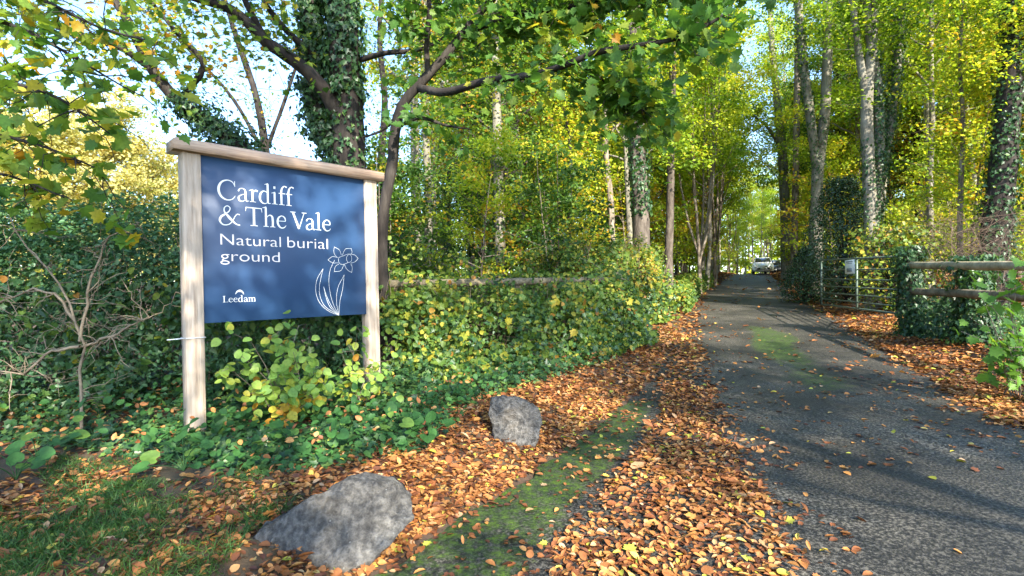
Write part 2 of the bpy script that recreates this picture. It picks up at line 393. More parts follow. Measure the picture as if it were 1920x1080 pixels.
def mat_road():
    m, t, n, l = nt('worn_asphalt')
    tc = n.new('ShaderNodeTexCoord')
    vo = n.new('ShaderNodeTexVoronoi'); vo.inputs['Scale'].default_value = 70; l.new(tc.outputs['Object'], vo.inputs['Vector'])
    no = n.new('ShaderNodeTexNoise'); no.inputs['Scale'].default_value = 48; no.inputs['Detail'].default_value = 4; no.inputs['Roughness'].default_value = .7; l.new(tc.outputs['Object'], no.inputs['Vector'])
    big = n.new('ShaderNodeTexNoise'); big.inputs['Scale'].default_value = .9; big.inputs['Detail'].default_value = 6; l.new(tc.outputs['Object'], big.inputs['Vector'])
    r = ramp(n, [(.40, (.012, .011, .010)), (.5, (.046, .0425, .0365)), (.61, (.18, .166, .143))]); l.new(no.outputs['Fac'], r.inputs[0])
    rv = ramp(n, [(0, (1, 1, 1)), (.35, (.55, .55, .55)), (1, (.3, .3, .3))]); l.new(vo.outputs['Distance'], rv.inputs[0])
    mu = n.new('ShaderNodeMix'); mu.data_type = 'RGBA'; mu.blend_type = 'MULTIPLY'; mu.inputs['Factor'].default_value = .5
    l.new(r.outputs[0], mu.inputs['A']); l.new(rv.outputs[0], mu.inputs['B'])
    rb = ramp(n, [(.3, (.36, .355, .33)), (.5, (.70, .685, .64)), (.7, (1.45, 1.40, 1.28))]); l.new(big.outputs['Fac'], rb.inputs[0])
    m2 = n.new('ShaderNodeMix'); m2.data_type = 'RGBA'; m2.blend_type = 'MULTIPLY'; m2.inputs['Factor'].default_value = 1
    l.new(mu.outputs['Result'], m2.inputs['A']); l.new(rb.outputs[0], m2.inputs['B'])
    at = n.new('ShaderNodeAttribute'); at.attribute_name = 'moss'
    mn = n.new('ShaderNodeTexNoise'); mn.inputs['Scale'].default_value = 17; mn.inputs['Detail'].default_value = 8; mn.inputs['Roughness'].default_value = .75; l.new(tc.outputs['Object'], mn.inputs['Vector'])
    su = n.new('ShaderNodeMath'); su.operation = 'ADD'; l.new(at.outputs['Fac'], su.inputs[0]); l.new(mn.outputs['Fac'], su.inputs[1])
    mr = n.new('ShaderNodeMapRange'); mr.inputs['From Min'].default_value = .93; mr.inputs['From Max'].default_value = 1.22; l.new(su.outputs[0], mr.inputs['Value'])
    mc = ramp(n, [(.34, (.014, .024, .006)), (.5, (.03, .062, .008)), (.68, (.085, .14, .010))]); l.new(mn.outputs['Fac'], mc.inputs[0])
    m3 = n.new('ShaderNodeMix'); m3.data_type = 'RGBA'; l.new(mr.outputs[0], m3.inputs['Factor']); l.new(m2.outputs['Result'], m3.inputs['A']); l.new(mc.outputs[0], m3.inputs['B'])
    pb = n.new('ShaderNodeBsdfPrincipled'); pb.inputs['Roughness'].default_value = .6; pb.inputs['Specular IOR Level'].default_value = .4
    l.new(m3.outputs['Result'], pb.inputs['Base Color'])
    bu = n.new('ShaderNodeBump'); bu.inputs['Strength'].default_value = .8; bu.inputs['Distance'].default_value = .012
    l.new(no.outputs['Fac'], bu.inputs['Height']); l.new(bu.outputs[0], pb.inputs['Normal'])
    o = n.new('ShaderNodeOutputMaterial'); l.new(pb.outputs[0], o.inputs[0])
    return m

ry = np.concatenate([np.arange(-14, 1, .8), np.arange(1, 16, .1), np.arange(16, 62, .4), np.arange(62, 104, 2)])
tt = np.linspace(0, 1, 61)
Yr = np.repeat(ry[:, None], 61, 1)
wob = (.05 * np.sin(ry * 5.1) + .04 * np.sin(ry * 11.3 + 1))
Xr_ = (xl(ry) + wob)[:, None] * (1 - tt) + (xr(ry) + wob[::-1])[:, None] * tt
Zr = prof(Yr) + .004
V, Q = grid_mesh(Xr_, Yr, Zr)
mb = MB(); mb.add(V, Q.ravel(), np.full(len(Q), 4))
road = tag(mb.build('lane', mat_road(), smooth=True), kind='structure')
x, y = V[:, 0], V[:, 1]
c1, c2 = hit_prof(1425, 612), hit_prof(1490, 680)
ax = unit(c2 - c1); rel = np.stack([x, y], 1) - (c1 + c2) / 2
al = rel @ ax; pe = rel @ A([-ax[1], ax[0]])
moss = 1.0 * np.exp(-((al + .3) / 2.2) ** 2 - ((pe + .1 * np.sin(al * 2)) / .5) ** 2) + .40 * np.exp(-((al - 4.0) / 3.0) ** 2 - (pe / .7) ** 2)
d = x - xl(y)
moss = np.maximum(moss, 0 + (.62 * sstep((xm(y) + .12 - x) / .25) * (y < 6.4) + .10 * np.exp(-((d - .05) / .12) ** 2)) * (y < 12))
c3 = hit_prof(1000, 985); moss = np.maximum(moss, .55 * np.exp(-(((x - c3[0]) / .55) ** 2 + ((y - c3[1]) / .3) ** 2)))
moss += (.13 * wave(x, y, .7, 2) + .10 * wave(x, y, 2.6, 5)) * (y < 30)
moss = np.minimum(moss, .62)
am = road.data.attributes.new('moss', 'FLOAT', 'POINT'); am.data.foreach_set('value', moss.astype(np.float32))

# ------------------------------------------------------------------ information sign
YAW = .7623
SD = A([math.sin(YAW), math.cos(YAW), 0]); SN = A([math.cos(YAW), -math.sin(YAW), 0])   # along the board, and out of its face
TL = A([-2.8816, 4.75, 1.2803 + CAM_H]); BW, BH = 1.6802, 1.5443
PW = .15
gl = TL - SD * PW / 2; gr_ = TL + SD * (BW + PW / 2)
base = (gl + gr_) / 2; base = A([base[0], base[1], float(H(base[0], base[1]))])
sign = thing('information_sign', 'navy blue entrance board on two tall oak posts reading Cardiff & The Vale Natural burial ground', 'sign', base, math.pi / 2 - YAW)
# local frame: x along the board, -y out of its face
hw = BW / 2
ztop = TL[2] - base[2]; zbot = ztop - BH
def post(x0, zt):
    m = MB(); box(m, (x0 - PW / 2, -.075, -.45), (x0 + PW / 2, .075, zt), bevel=.008)
    return m.build('post', M_OAK, sign)
pl_ = post(-hw - PW / 2, ztop + .012); post(hw + PW / 2, ztop + .012)
m = MB()
X0, X1 = -hw - PW - .075, hw + PW + .07
prof_ = [(-.13, ztop + .014), (-.13, ztop + .108), (0, ztop + .150), (.13, ztop + .108), (.13, ztop + .014)]
Vc = [(X0 + (.045 if i == 2 else 0), a, b) for i, (a, b) in enumerate(prof_)] + [(X1 - (.045 if i == 2 else 0), a, b) for i, (a, b) in enumerate(prof_)]
m.faces(Vc, [(0, 1, 2, 3, 4), (9, 8, 7, 6, 5)] + [(i, 5 + i, 5 + (i + 1) % 5, (i + 1) % 5) for i in range(5)])
m.build('cap', M_OAKH, sign)
m = MB(); box(m, (-hw + .002, -.042, zbot), (hw - .002, -.018, ztop + .011), bevel=.002)
board = m.build('board', M_BLUE, sign)
m = MB()
th = np.linspace(0, 2 * math.pi, 30)
zw = CAM_H + ray(360, 632)[2] * 4.75 - base[2]
cx = -hw - PW / 2
loop = [(cx - PW / 2 - .004, -.08), (cx + PW / 2 + .004, -.08), (cx + PW / 2 + .004, .08), (cx - PW / 2 - .004, .08), (cx - PW / 2 - .004, -.08)]
tube(m, [(a, b, zw) for a, b in loop], .005, 6)
tube(m, [(cx - PW / 2 - .004, -.08, zw + .006), (cx - PW / 2 - .07, -.10, zw + .004), (cx - PW / 2 - .15, -.09, zw + .002)], .005, 6)
m.build('cable_tie', M_WIRE, sign)

def board_pt(cx_, cy_):
    """point of the board face seen at a place in my enlarged crop of the sign, in the sign's own frame (x, z)"""
    r = ray(300 + cx_ / 2.7, 240 + cy_ / 2.7); o = A([0, 0, CAM_H])
    q = TL + SN * .042
    t = ((q - o) @ SN) / (r @ SN); p = o + r * t
    return A([(p - base) @ SD, p[2] - base[2]])

def text_mesh(s, off=0.0):
    c = bpy.data.curves.new('lettering', 'FONT'); c.body = s; c.size = 1; c.offset = off; c.resolution_u = 6; c.extrude = .01
    o = bpy.data.objects.new('lettering', c); COL.objects.link(o)
    dg = bpy.context.evaluated_depsgraph_get(); dg.update()
    me = bpy.data.meshes.new_from_object(o.evaluated_get(dg))
    co = np.zeros(len(me.vertices) * 3, np.float32); me.vertices.foreach_get('co', co)
    bpy.data.objects.remove(o); bpy.data.curves.remove(c)
    return me, co.reshape(-1, 3).astype(float)

def lettering(s, lft, rgt, top, capfrac, mat, off=0.0):
    """words set between two points of the baseline; top = a point at the top of the first letter"""
    a, b, c = board_pt(*lft), board_pt(*rgt), board_pt(*top)
    me, co = text_mesh(s, off)
    hcap = c[1] - a[1]
    sx = (b[0] - a[0]) / (co[:, 0].max() - co[:, 0].min())
    sz = hcap / capfrac
    zb = (a[1] + b[1]) / 2
    x_ = a[0] + (co[:, 0] - co[:, 0].min()) * sx; z_ = zb + co[:, 1] * sz
    y_ = -.0425 - np.where(co[:, 2] > 0, .0025, 0)
    me.vertices.foreach_set('co', np.stack([x_, y_, z_], 1).astype(np.float32).ravel())
    me.materials.clear(); me.materials.append(mat); me.update()
    o = bpy.data.objects.new('lettering', me); COL.objects.link(o); o.parent = board
    return o

def font_glyphs():
    """serif letters as pen strokes (points, widths), unit = cap height; (strokes, advance)"""
    T, t, k = .135, .05, .045
    def arc(p, w): return (p, w, True)
    def st(x, y0, y1, w=T): return ([(x, y0), (x, y1)], w, False)
    def sf(x, y, l=.15, r=.15): return ([(x - l, y), (x, y + .012), (x + r, y)], k, False)
    def flag(x, y): return ([(x - .17, y - .06), (x - .05, y - .02), (x + .03, y)], [.03, .06, .10], False)
    G_ = {}
    G_['C'] = ([arc([(.86, .74), (.74, .94), (.52, 1.0), (.26, .90), (.10, .64), (.09, .38), (.24, .10), (.50, -.01), (.74, .06), (.88, .24)], [.03, .05, .055, .11, .155, .155, .12, .065, .055, .03]), ([(.855, .99), (.86, .70)], [.045, .03], False)], .95)
    G_['a'] = ([arc([(.08, .50), (.14, .62), (.27, .665), (.40, .61), (.44, .46), (.44, .14), (.50, .02), (.60, .05)], [.10, .07, .05, .09, .13, .13, .08, .03]), arc([(.44, .40), (.22, .32), (.09, .20), (.12, .04), (.24, -.005), (.36, .04), (.44, .13)], [.03, .05, .10, .12, .06, .04, .03])], .62)
    G_['r'] = ([st(.17, .02, .645), sf(.17, .02, .14, .17), flag(.17, .655), arc([(.19, .44), (.25, .57), (.34, .64), (.44, .60)], [.03, .05, .09, .11])], .47)
    bowl = lambda x: arc([(x + .22, .10), (x + .12, .01), (x, -.005), (x - .15, .10), (x - .20, .32), (x - .12, .57), (x + .02, .665), (x + .13, .63), (x + .22, .53)], [.03, .05, .07, .12, .14, .11, .05, .05, .03])
    G_['d'] = ([bowl(.28), st(.50, .03, 1.05), flag(.50, 1.07), ([(.50, .05), (.56, .02), (.66, .04)], [.09, .06, .03], False)], .70)
    G_['i'] = ([st(.17, .02, .645), sf(.17, .02), flag(.17, .655), ([(.165, .84), (.165, .98)], .14, False)], .36)
    G_['f'] = ([arc([(.18, .02), (.18, .40), (.18, .74), (.24, .95), (.36, 1.05), (.48, 1.0)], [.135, .135, .13, .09, .06, .10]), ([(.03, .635), (.39, .635)], .05, False), sf(.18, .02, .14, .17)], .40)
    G_['T'] = ([st(.42, .02, .97, .15), ([(.03, .96), (.81, .96)], .055, False), ([(.045, .98), (.015, .76)], [.06, .02], False), ([(.795, .98), (.825, .76)], [.06, .02], False), sf(.42, .02, .18, .18)], .86)
    def arch(x): return arc([(x, .46), (x + .10, .60), (x + .21, .655), (x + .31, .58), (x + .335, .42), (x + .335, .02)], [.03, .045, .07, .12, .135, .135])
    G_['h'] = ([st(.16, .02, 1.05), flag(.16, 1.07), arch(.17), sf(.16, .02, .13, .13), sf(.505, .02, .13, .13)], .68)
    G_['m'] = ([st(.16, .02, .645), flag(.16, .655), arch(.17), arch(.505), sf(.16, .02, .13, .13), sf(.505, .02, .12, .12), sf(.84, .02, .13, .13)], 1.02)
    G_['e'] = ([([(.10, .375), (.50, .375)], .045, False), arc([(.50, .375), (.47, .56), (.32, .665), (.16, .58), (.08, .36), (.14, .12), (.30, -.005), (.44, .04), (.53, .15)], [.05, .09, .05, .10, .14, .13, .08, .06, .03])], .60)
    G_['V'] = ([([(.10, .97), (.43, .01)], .15, False), ([(.43, .01), (.74, .97)], [.06, .05], False), ([(-.04, .97), (.26, .97)], .05, False), ([(.60, .97), (.88, .97)], .05, False)], .78)
    G_['l'] = ([st(.17, .02, 1.05), sf(.17, .02), flag(.17, 1.07)], .36)
    G_['L'] = ([st(.20, .02, .97, .14), sf(.20, .97, .16, .16), ([(.04, .025), (.66, .025)], .055, False), ([(.65, .01), (.69, .27)], [.07, .02], False)], .72)
    return G_
GLYPH = font_glyphs()

def ribbon(mb, pts, w, lift=[0]):
    """a flat painted stroke on the board face, pts in (x, z), w = width at each point"""
    pts = np.asarray(pts, float); n = len(pts); w = np.broadcast_to(np.asarray(w, float), (n,))
    tg = unit(np.gradient(pts, axis=0)); nn = np.stack([-tg[:, 1], tg[:, 0]], 1)
    Lp, Rp = pts + nn * w[:, None] / 2, pts - nn * w[:, None] / 2
    lift[0] = (lift[0] + 1) % 12
    yy_ = -.0435 - .0001 * lift[0]
    V = [(p[0], yy_, p[1]) for p in Lp] + [(p[0], yy_, p[1]) for p in Rp]
    mb.faces(V, [(i, i + 1, n + i + 1, n + i) for i in range(n - 1)])

def bez(pts, n=16):
    p3 = [A([q[0], q[1], 0.0]) for q in pts]
    return smooth_path(p3, n)[:, :2]

def serif_word(word, lft, rgt, top):
    a, b, c = board_pt(*lft), board_pt(*rgt), board_pt(*top)
    adv = [GLYPH[ch][1] for ch in word]; tot = sum(adv) - .07
    sx = (b[0] - a[0]) / tot; sz = c[1] - a[1]; zb = (a[1] + b[1]) / 2
    m = MB(); x = a[0] - .04 * sx
    for ch, ad in zip(word, adv):
        for pts, w, curved in GLYPH[ch][0]:
            p = [(x + q[0] * sx, zb + q[1] * sz) for q in pts]; n = 26 if curved else len(p)
            w = np.broadcast_to(np.asarray(w, float), (len(pts),)) * .39 * (sx + sz)
            if curved:
                d_ = np.concatenate([[0], np.cumsum(np.linalg.norm(np.diff(A(p), axis=0), axis=1))])
                w = np.interp(np.linspace(0, d_[-1], n), d_, w); p = bez(p, n)
            ribbon(m, p, w)
        x += ad * sx
    return m.build('lettering', M_WHITE, board)

serif_word('Cardiff', (293, 364), (668, 391), (330, 268))
serif_word('The', (437, 496), (642, 506), (470, 403))
serif_word('Vale', (668, 509), (867, 522), (690, 425))
lettering('Natural', (306, 590), (612, 603), (310, 533), .70, M_PINKW, -.010)
lettering('burial', (645, 605), (850, 613), (648, 549), .70, M_PINKW, -.010)
lettering('ground', (306, 672), (606, 680), (306, 616), 0.70, M_PINKW, -.010)
serif_word('Leedam', (318, 881), (485, 879), (325, 849))
# the ampersand, drawn as one pen stroke of changing width
amp = [(404, 440), (392, 436), (380, 447), (368, 470), (345, 489), (318, 488), (303, 470), (308, 450), (330, 435), (350, 420), (354, 404), (341, 394), (326, 402), (325, 420), (342, 443), (372, 475), (388, 488), (405, 492)]
pa = bez([board_pt(*q) for q in amp], 70)
u_ = np.linspace(0, 1, 70)
m = MB(); ribbon(m, pa, .008 + .012 * np.exp(-((u_ - .40) / .09) ** 2) + .016 * np.exp(-((u_ - .84) / .09) ** 2))
m.build('lettering', M_WHITE, board)
# daffodil line drawing
m = MB()
def stroke(pts, w=.0030, n=18): ribbon(m, bez([board_pt(*q) for q in pts], n), w)
stroke([(884, 668), (862, 715), (854, 770), (862, 840), (880, 900), (905, 948)])
stroke([(905, 948), (850, 925), (805, 880), (788, 825), (795, 765), (825, 713)])
stroke([(825, 713), (812, 770), (806, 830), (825, 890), (905, 948)])
stroke([(900, 946), (860, 905), (838, 850), (828, 803)])
stroke([(828, 803), (845, 855), (870, 905), (905, 948)])
stroke([(905, 946), (893, 880), (900, 810), (932, 744)])
stroke([(932, 744), (925, 810), (910, 880), (905, 946)])
for tip, p1, p2, a, b in [((882, 602), (880, 632), (908, 618), (895, 655), (918, 645)), ((969, 611), (940, 612), (970, 635), (922, 645), (962, 640)),
                          ((1003, 660), (985, 643), (985, 678), (968, 640), (965, 684)), ((970, 732), (945, 715), (972, 705), (932, 690), (965, 686)),
                          ((882, 727), (888, 700), (915, 722), (905, 688), (930, 692)), ((850, 668), (870, 652), (872, 682), (900, 655), (903, 683))]:
    stroke([a, p1, tip], n=12); stroke([tip, p2, b], n=12)
stroke([(905, 655), (925, 648), (945, 640), (958, 638), (970, 655), (966, 676), (950, 682), (930, 690), (912, 688), (903, 672), (905, 655)], n=30)
stroke([(958, 638), (946, 650), (944, 668), (952, 682)], n=12)
m.build('daffodil_emblem', M_WHITE, board)
m = MB()
ribbon(m, bez([board_pt(*q) for q in [(381, 842), (390, 829), (403, 824), (415, 828), (424, 842)]], 16), np.interp(np.linspace(0, 1, 16), [0, .5, 1], [.004, .022, .004]))
m.build('arc_emblem', M_WHITE, board)

# ------------------------------------------------------------------ boulders
def mat_rock():
    m, t, n, l = nt('grey_limestone')
    tc = n.new('ShaderNodeTexCoord')
    a = n.new('ShaderNodeTexNoise'); a.inputs['Scale'].default_value = 7; a.inputs['Detail'].default_value = 10; a.inputs['Roughness'].default_value = .82; l.new(tc.outputs['Object'], a.inputs['Vector'])
    b = n.new('ShaderNodeTexNoise'); b.inputs['Scale'].default_value = 28; b.inputs['Detail'].default_value = 6; l.new(tc.outputs['Object'], b.inputs['Vector'])
    r = ramp(n, [(.32, (.055, .049, .042)), (.5, (.135, .125, .11)), (.72, (.26, .245, .215))]); l.new(a.outputs['Fac'], r.inputs[0])
    r2 = ramp(n, [(.35, (.45, .45, .45)), (.6, (1.2, 1.2, 1.2))]); l.new(b.outputs['Fac'], r2.inputs[0])
    mu = n.new('ShaderNodeMix'); mu.data_type = 'RGBA'; mu.blend_type = 'MULTIPLY'; mu.inputs['Factor'].default_value = .8; l.new(r.outputs[0], mu.inputs['A']); l.new(r2.outputs[0], mu.inputs['B'])
    wv = n.new('ShaderNodeTexVoronoi'); wv.feature = 'DISTANCE_TO_EDGE'; wv.inputs['Scale'].default_value = 2.1
    mpn = n.new('ShaderNodeMapping'); mpn.inputs['Rotation'].default_value = (.3, .5, .4); mpn.inputs['Scale'].default_value = (1, 1, 2.4); l.new(tc.outputs['Object'], mpn.inputs[0])
    vm = n.new('ShaderNodeMix'); vm.data_type = 'RGBA'; vm.inputs['Factor'].default_value = .38; l.new(mpn.outputs[0], vm.inputs['A']); l.new(a.outputs['Color'], vm.inputs['B']); l.new(vm.outputs['Result'], wv.inputs['Vector'])
    rcr = ramp(n, [(0, (.35, .35, .35)), (.012, (1, 1, 1))]); l.new(wv.outputs['Distance'], rcr.inputs[0])
    mcr = n.new('ShaderNodeMix'); mcr.data_type = 'RGBA'; mcr.blend_type = 'MULTIPLY'; mcr.inputs['Factor'].default_value = .45; l.new(mu.outputs['Result'], mcr.inputs['A']); l.new(rcr.outputs[0], mcr.inputs['B'])
    st_ = n.new('ShaderNodeTexNoise'); st_.inputs['Scale'].default_value = 2.2; st_.inputs['Detail'].default_value = 5; l.new(mpn.outputs[0], st_.inputs['Vector'])
    rst = ramp(n, [(.52, (0, 0, 0)), (.68, (.6, .6, .6))]); l.new(st_.outputs['Fac'], rst.inputs[0])
    mst = n.new('ShaderNodeMix'); mst.data_type = 'RGBA'; mst.inputs['B'].default_value = (.20, .155, .10, 1); l.new(rst.outputs[0], mst.inputs['Factor']); l.new(mcr.outputs['Result'], mst.inputs['A'])
    c = n.new('ShaderNodeTexVoronoi'); c.inputs['Scale'].default_value = 17; l.new(tc.outputs['Object'], c.inputs['Vector'])
    rc = ramp(n, [(.0, (1, 1, 1)), (.12, (0, 0, 0))]); l.new(c.outputs['Distance'], rc.inputs[0])
    li = n.new('ShaderNodeMix'); li.data_type = 'RGBA'; li.inputs['B'].default_value = (.34, .34, .31, 1); l.new(rc.outputs[0], li.inputs['Factor']); l.new(mst.outputs['Result'], li.inputs['A'])
    pb = n.new('ShaderNodeBsdfPrincipled'); pb.inputs['Roughness'].default_value = .85; l.new(li.outputs['Result'], pb.inputs['Base Color'])
    ad = n.new('ShaderNodeMath'); ad.operation = 'ADD'; l.new(a.outputs['Fac'], ad.inputs[0]); l.new(b.outputs['Fac'], ad.inputs[1])
    bu = n.new('ShaderNodeBump'); bu.inputs['Strength'].default_value = 1; bu.inputs['Distance'].default_value = .06; l.new(ad.outputs[0], bu.inputs['Height']); l.new(bu.outputs[0], pb.inputs['Normal'])
    o = n.new('ShaderNodeOutputMaterial'); l.new(pb.outputs[0], o.inputs[0])
    return m
M_ROCK = mat_rock()

def boulder(label, hull, loc, seed):
    """chiselled stone: the convex hull of given corner points, subdivided and roughened"""
    import bmesh
    rg = np.random.default_rng(seed)
    b = bmesh.new()
    for p in hull: b.verts.new(tuple(p))
    bmesh.ops.convex_hull(b, input=b.verts)
    bmesh.ops.subdivide_edges(b, edges=b.edges, cuts=6, use_grid_fill=True)
    bmesh.ops.triangulate(b, faces=b.faces)
    bmesh.ops.subdivide_edges(b, edges=b.edges, cuts=1)
    b.normal_update()
    from mathutils import noise
    for v in b.verts:
        p = v.co
        dsp = .022 * noise.noise(p * 3.6 + Vector((seed, 0, 0))) + .022 * noise.noise(p * 10) + .012 * noise.noise(p * 24)
        rg_ = noise.noise(p * 2.2 + Vector((0, seed, 0)))
        dsp -= .022 * max(0, 1 - abs(rg_) * 9)
        v.co = p + v.normal * dsp
    me = bpy.data.meshes.new('boulder'); b.to_mesh(me); b.free()
    me.materials.append(M_ROCK)
    for p in me.polygons: p.use_smooth = True
    o = bpy.data.objects.new('boulder', me); COL.objects.link(o); o.location = tuple(loc)
    return tag(o, label, 'boulder')

def rock_hull(front, back_off, ydepth, loc):
    """outline corners (photo places on the stone's face) and the same corners pushed back and shrunk"""
    out = []
    for px, py, dy in front:
        p = P(px, py, loc[1] + dy); out.append(p - loc)
    c = np.mean(out, 0)
    for q in list(out):
        k = c + (q - c) * .8; out.append(k + A([ydepth * k[0] * .0, ydepth, 0]) + A(back_off))
    return out

g1 = G(620, 1045); g1[2] = float(H(g1[0], g1[1]))
boulder('long low grey boulder at the front edge of the verge, larger of the two',
        rock_hull([(456, 1020, -.02), (490, 985, .02), (560, 945, .08), (620, 912, .13), (655, 902, .16), (735, 908, .2), (772, 934, .2), (774, 970, .12), (735, 1020, .0), (690, 1055, -.06), (640, 1075, -.12), (560, 1070, -.1), (480, 1060, -.05)], (0, .0, -.03), .32, g1), g1, 3)
g2 = G(962, 830); g2[2] = float(H(g2[0], g2[1]))
boulder('small upright squarish grey boulder among the leaves beyond the larger boulder',
        rock_hull([(918, 745, .1), (945, 740, .12), (1000, 755, .12), (1012, 775, .1), (1017, 795, .06), (1005, 822, .0), (975, 835, -.06), (930, 832, -.04), (926, 800, .0), (916, 775, .05), (935, 850, -.02), (1000, 848, 0)], (0, 0, -.05), .30, g2), g2, 8)

# ------------------------------------------------------------------ trees
def grow(rng, Ht, r0, bare, nl, spread, droop=0.0, forks=None, elev=(30, 65)):
    """limbs of a free-standing woodland tree at the origin: list of (pts, radii) and leaf anchor points"""
    tubes, anchors, tips = [], [], []
    lean = rng.normal(size=2) * .035
    z = np.linspace(0, 1, 10)
    stems = []
    wob = np.cumsum(rng.normal(size=(10, 2)) * .05, 0) * (Ht / 16)
    trunk = np.stack([lean[0] * z * Ht + wob[:, 0], lean[1] * z * Ht + wob[:, 1], z * Ht], 1); trunk[0, :2] = 0
    r = r0 * (1 - .85 * z); r[0] *= 1.35
    tubes.append((trunk, r)); stems.append((trunk, r))
    for k in range(forks or 0):
        h0 = rng.uniform(.02, .3); i0 = h0 * Ht
        a = rng.uniform(0, 6.28); tilt = rng.uniform(.06, .2)
        b0 = A([np.interp(i0, trunk[:, 2], trunk[:, 0]), np.interp(i0, trunk[:, 2], trunk[:, 1]), i0])
        L = Ht * (1 - h0) * rng.uniform(.75, 1)
        s = np.linspace(0, 1, 9)
        st = b0 + np.stack([np.cos(a) * tilt * L * np.sqrt(s) * .8, np.sin(a) * tilt * L * np.sqrt(s) * .8, s * L], 1)
        st[:, :2] += np.cumsum(rng.normal(size=(9, 2)) * .03, 0); st[0] = b0
        rr = r0 * .7 * (1 - .85 * s); tubes.append((st, rr)); stems.append((st, rr))
    for k in range(nl):
        st, sr = stems[rng.integers(len(stems))]
        f = bare + (1 - bare) * (k + rng.random()) / nl
        f = min(f, .97)
        i = f * (len(st) - 1); j = int(i); p0 = st[j] + (st[min(j + 1, len(st) - 1)] - st[j]) * (i - j)
        a = k * 2.4 + rng.normal() * .4; el = math.radians(rng.uniform(*elev))
        L = spread * (1.15 - .75 * (f - bare) / (1 - bare)) * rng.uniform(.65, 1.15)
        s = np.linspace(0, 1, 7)
        dirh = A([math.cos(a), math.sin(a)])
        q = np.stack([p0[0] + dirh[0] * L * s * math.cos(el), p0[1] + dirh[1] * L * s * math.cos(el), p0[2] + L * math.sin(el) * (s - droop * s * s)], 1)
        q[1:] += np.cumsum(rng.normal(size=(6, 3)) * L * .025, 0)
        lr = min(sr[j] * .55, .03 + .012 * L)
        tubes.append((q, lr * (1 - .8 * s)))
        for w in range(4):
            i2 = rng.integers(2, 7); b = q[i2]; dv = unit(A([*(dirh * .6 + rng.normal(size=2) * .8), .25 + rng.normal() * .25])) * L * rng.uniform(.25, .5)
            ss = np.linspace(0, 1, 4)[:, None]; sb = b + dv * ss + A([0, 0, -.12 * L]) * ss ** 2
            tubes.append((sb, np.linspace(lr * .35, .006, 4)))
            anchors += [(sb[1], k), (sb[2], k), (sb[3], k)]
        anchors += [(q[i3], k) for i3 in (3, 4, 5, 6)]
    return tubes, anchors

def crown_leaves(mb, anchors, n, size, sig, tm, rng, tone_c=.45, tone_s=.22, up=.8, spread=.6, flat=.45):
    P_ = A([a for a, _ in anchors]); K = A([k for _, k in anchors])
    kt = rng.normal(size=K.max() + 1) * tone_s * .8
    i = rng.integers(len(P_), size=n)
    off = rng.normal(size=(n, 3)) * sig * A([1, 1, flat])
    C = P_[i] + off
    tone = np.clip(tone_c + kt[K[i]] + rng.normal(size=n) * tone_s * .7, 0, 1)
    leaf_batch(mb, tm, C, rand_normals(n, (0, 0, up), spread, rng), size * rng.uniform(.7, 1.3, n), tone, rng=rng)

def make_tree(name, label, cat, seed, Ht, r0, bare, nl, spread, nleaf, lsize, sig, bark, leafm, tone_c, forks=0, group=None, elev=(30, 65), sides=7, droop=.1):
    rng = np.random.default_rng(seed)
    t = thing(name, label, cat, group=group)
    tubes, anch = grow(rng, Ht, r0, bare, nl, spread, droop, forks, elev)
    m = MB()
    for k, (p, r) in enumerate(tubes): tube(m, p, r, sides if k <= forks else (5 if len(p) > 4 else 3), cap=False, rough=.06 if k <= forks else 0, rng=rng)
    m.build('trunk', bark, t, smooth=True)
    m = MB(); crown_leaves(m, anch, nleaf, lsize, sig, QUAD, rng, tone_c)
    m.build('crown', leafm, t)
    return t

protos = {
    'grey': make_tree('beech_tree', 'x', 'tree', 21, 18, .17, .34, 30, 3.8, 13000, .135, .27, M_BARK, M_BEECH, .52),
    'slim': make_tree('ash_tree', 'x', 'tree', 22, 16, .10, .36, 22, 2.8, 9000, .13, .26, M_BARK, M_BEECHY, .40),
    'dark': make_tree('oak_tree', 'x', 'tree', 23, 15, .20, .26, 30, 3.8, 13000, .14, .30, M_BARKD, M_GREENW, .48),
    'stems': make_tree('hazel_tree', 'x', 'tree', 24, 15, .085, .20, 40, 2.9, 17000, .13, .29, M_BARKB, M_BEECHY, .40, forks=5),
    'brown': make_tree('sweet_chestnut_tree', 'x', 'tree', 25, 17, .14, .30, 28, 3.4, 12000, .14, .28, M_BARKB, M_BEECH, .55),
    'young': make_tree('beech_sapling', 'x', 'sapling', 26, 5.0, .035, .12, 26, 1.7, 4600, .10, .17, M_BARKB, M_BEECH, .54, elev=(5, 40)),
    'young2': make_tree('hazel_sapling', 'x', 'sapling', 27, 4.4, .03, .06, 26, 1.6, 5000, .10, .17, M_BARKB, M_GREENW, .45, forks=3, elev=(10, 50)),
}
DESC = {'grey': ('beech', 'grey trunked beech with yellow green leaves'), 'slim': ('ash', 'slender pale trunked ash with yellow leaves'), 'dark': ('oak', 'dark trunked oak with green leaves'),
        'stems': ('hazel', 'many stemmed tree with yellow leaves'), 'brown': ('chestnut', 'brown trunked tree with golden leaves'), 'young': ('sapling', 'bushy young beech with yellow green leaves'), 'young2': ('hazel sapling', 'low leafy green hazel')}
used = set()
def plant(kind, x, y, where, rz=None, sc=None, label=None, group=None, z=None):
    rz = random.uniform(0, 6.28) if rz is None else rz
    sc = random.uniform(.85, 1.2) if sc is None else sc
    lab = label or f'{DESC[kind][1]} {where}'
    grp = group or f'{DESC[kind][0]} trees {where}'
    zz = float(H(x, y)) - .05 if z is None else z
    if kind not in used:
        used.add(kind); o = protos[kind]; o.location = (x, y, zz); o.rotation_euler = (0, 0, rz); o.scale = (sc,) * 3; o['label'] = lab; o['group'] = grp
        return o
    return copy_thing(protos[kind], (x, y, zz), rz, sc, lab, grp)

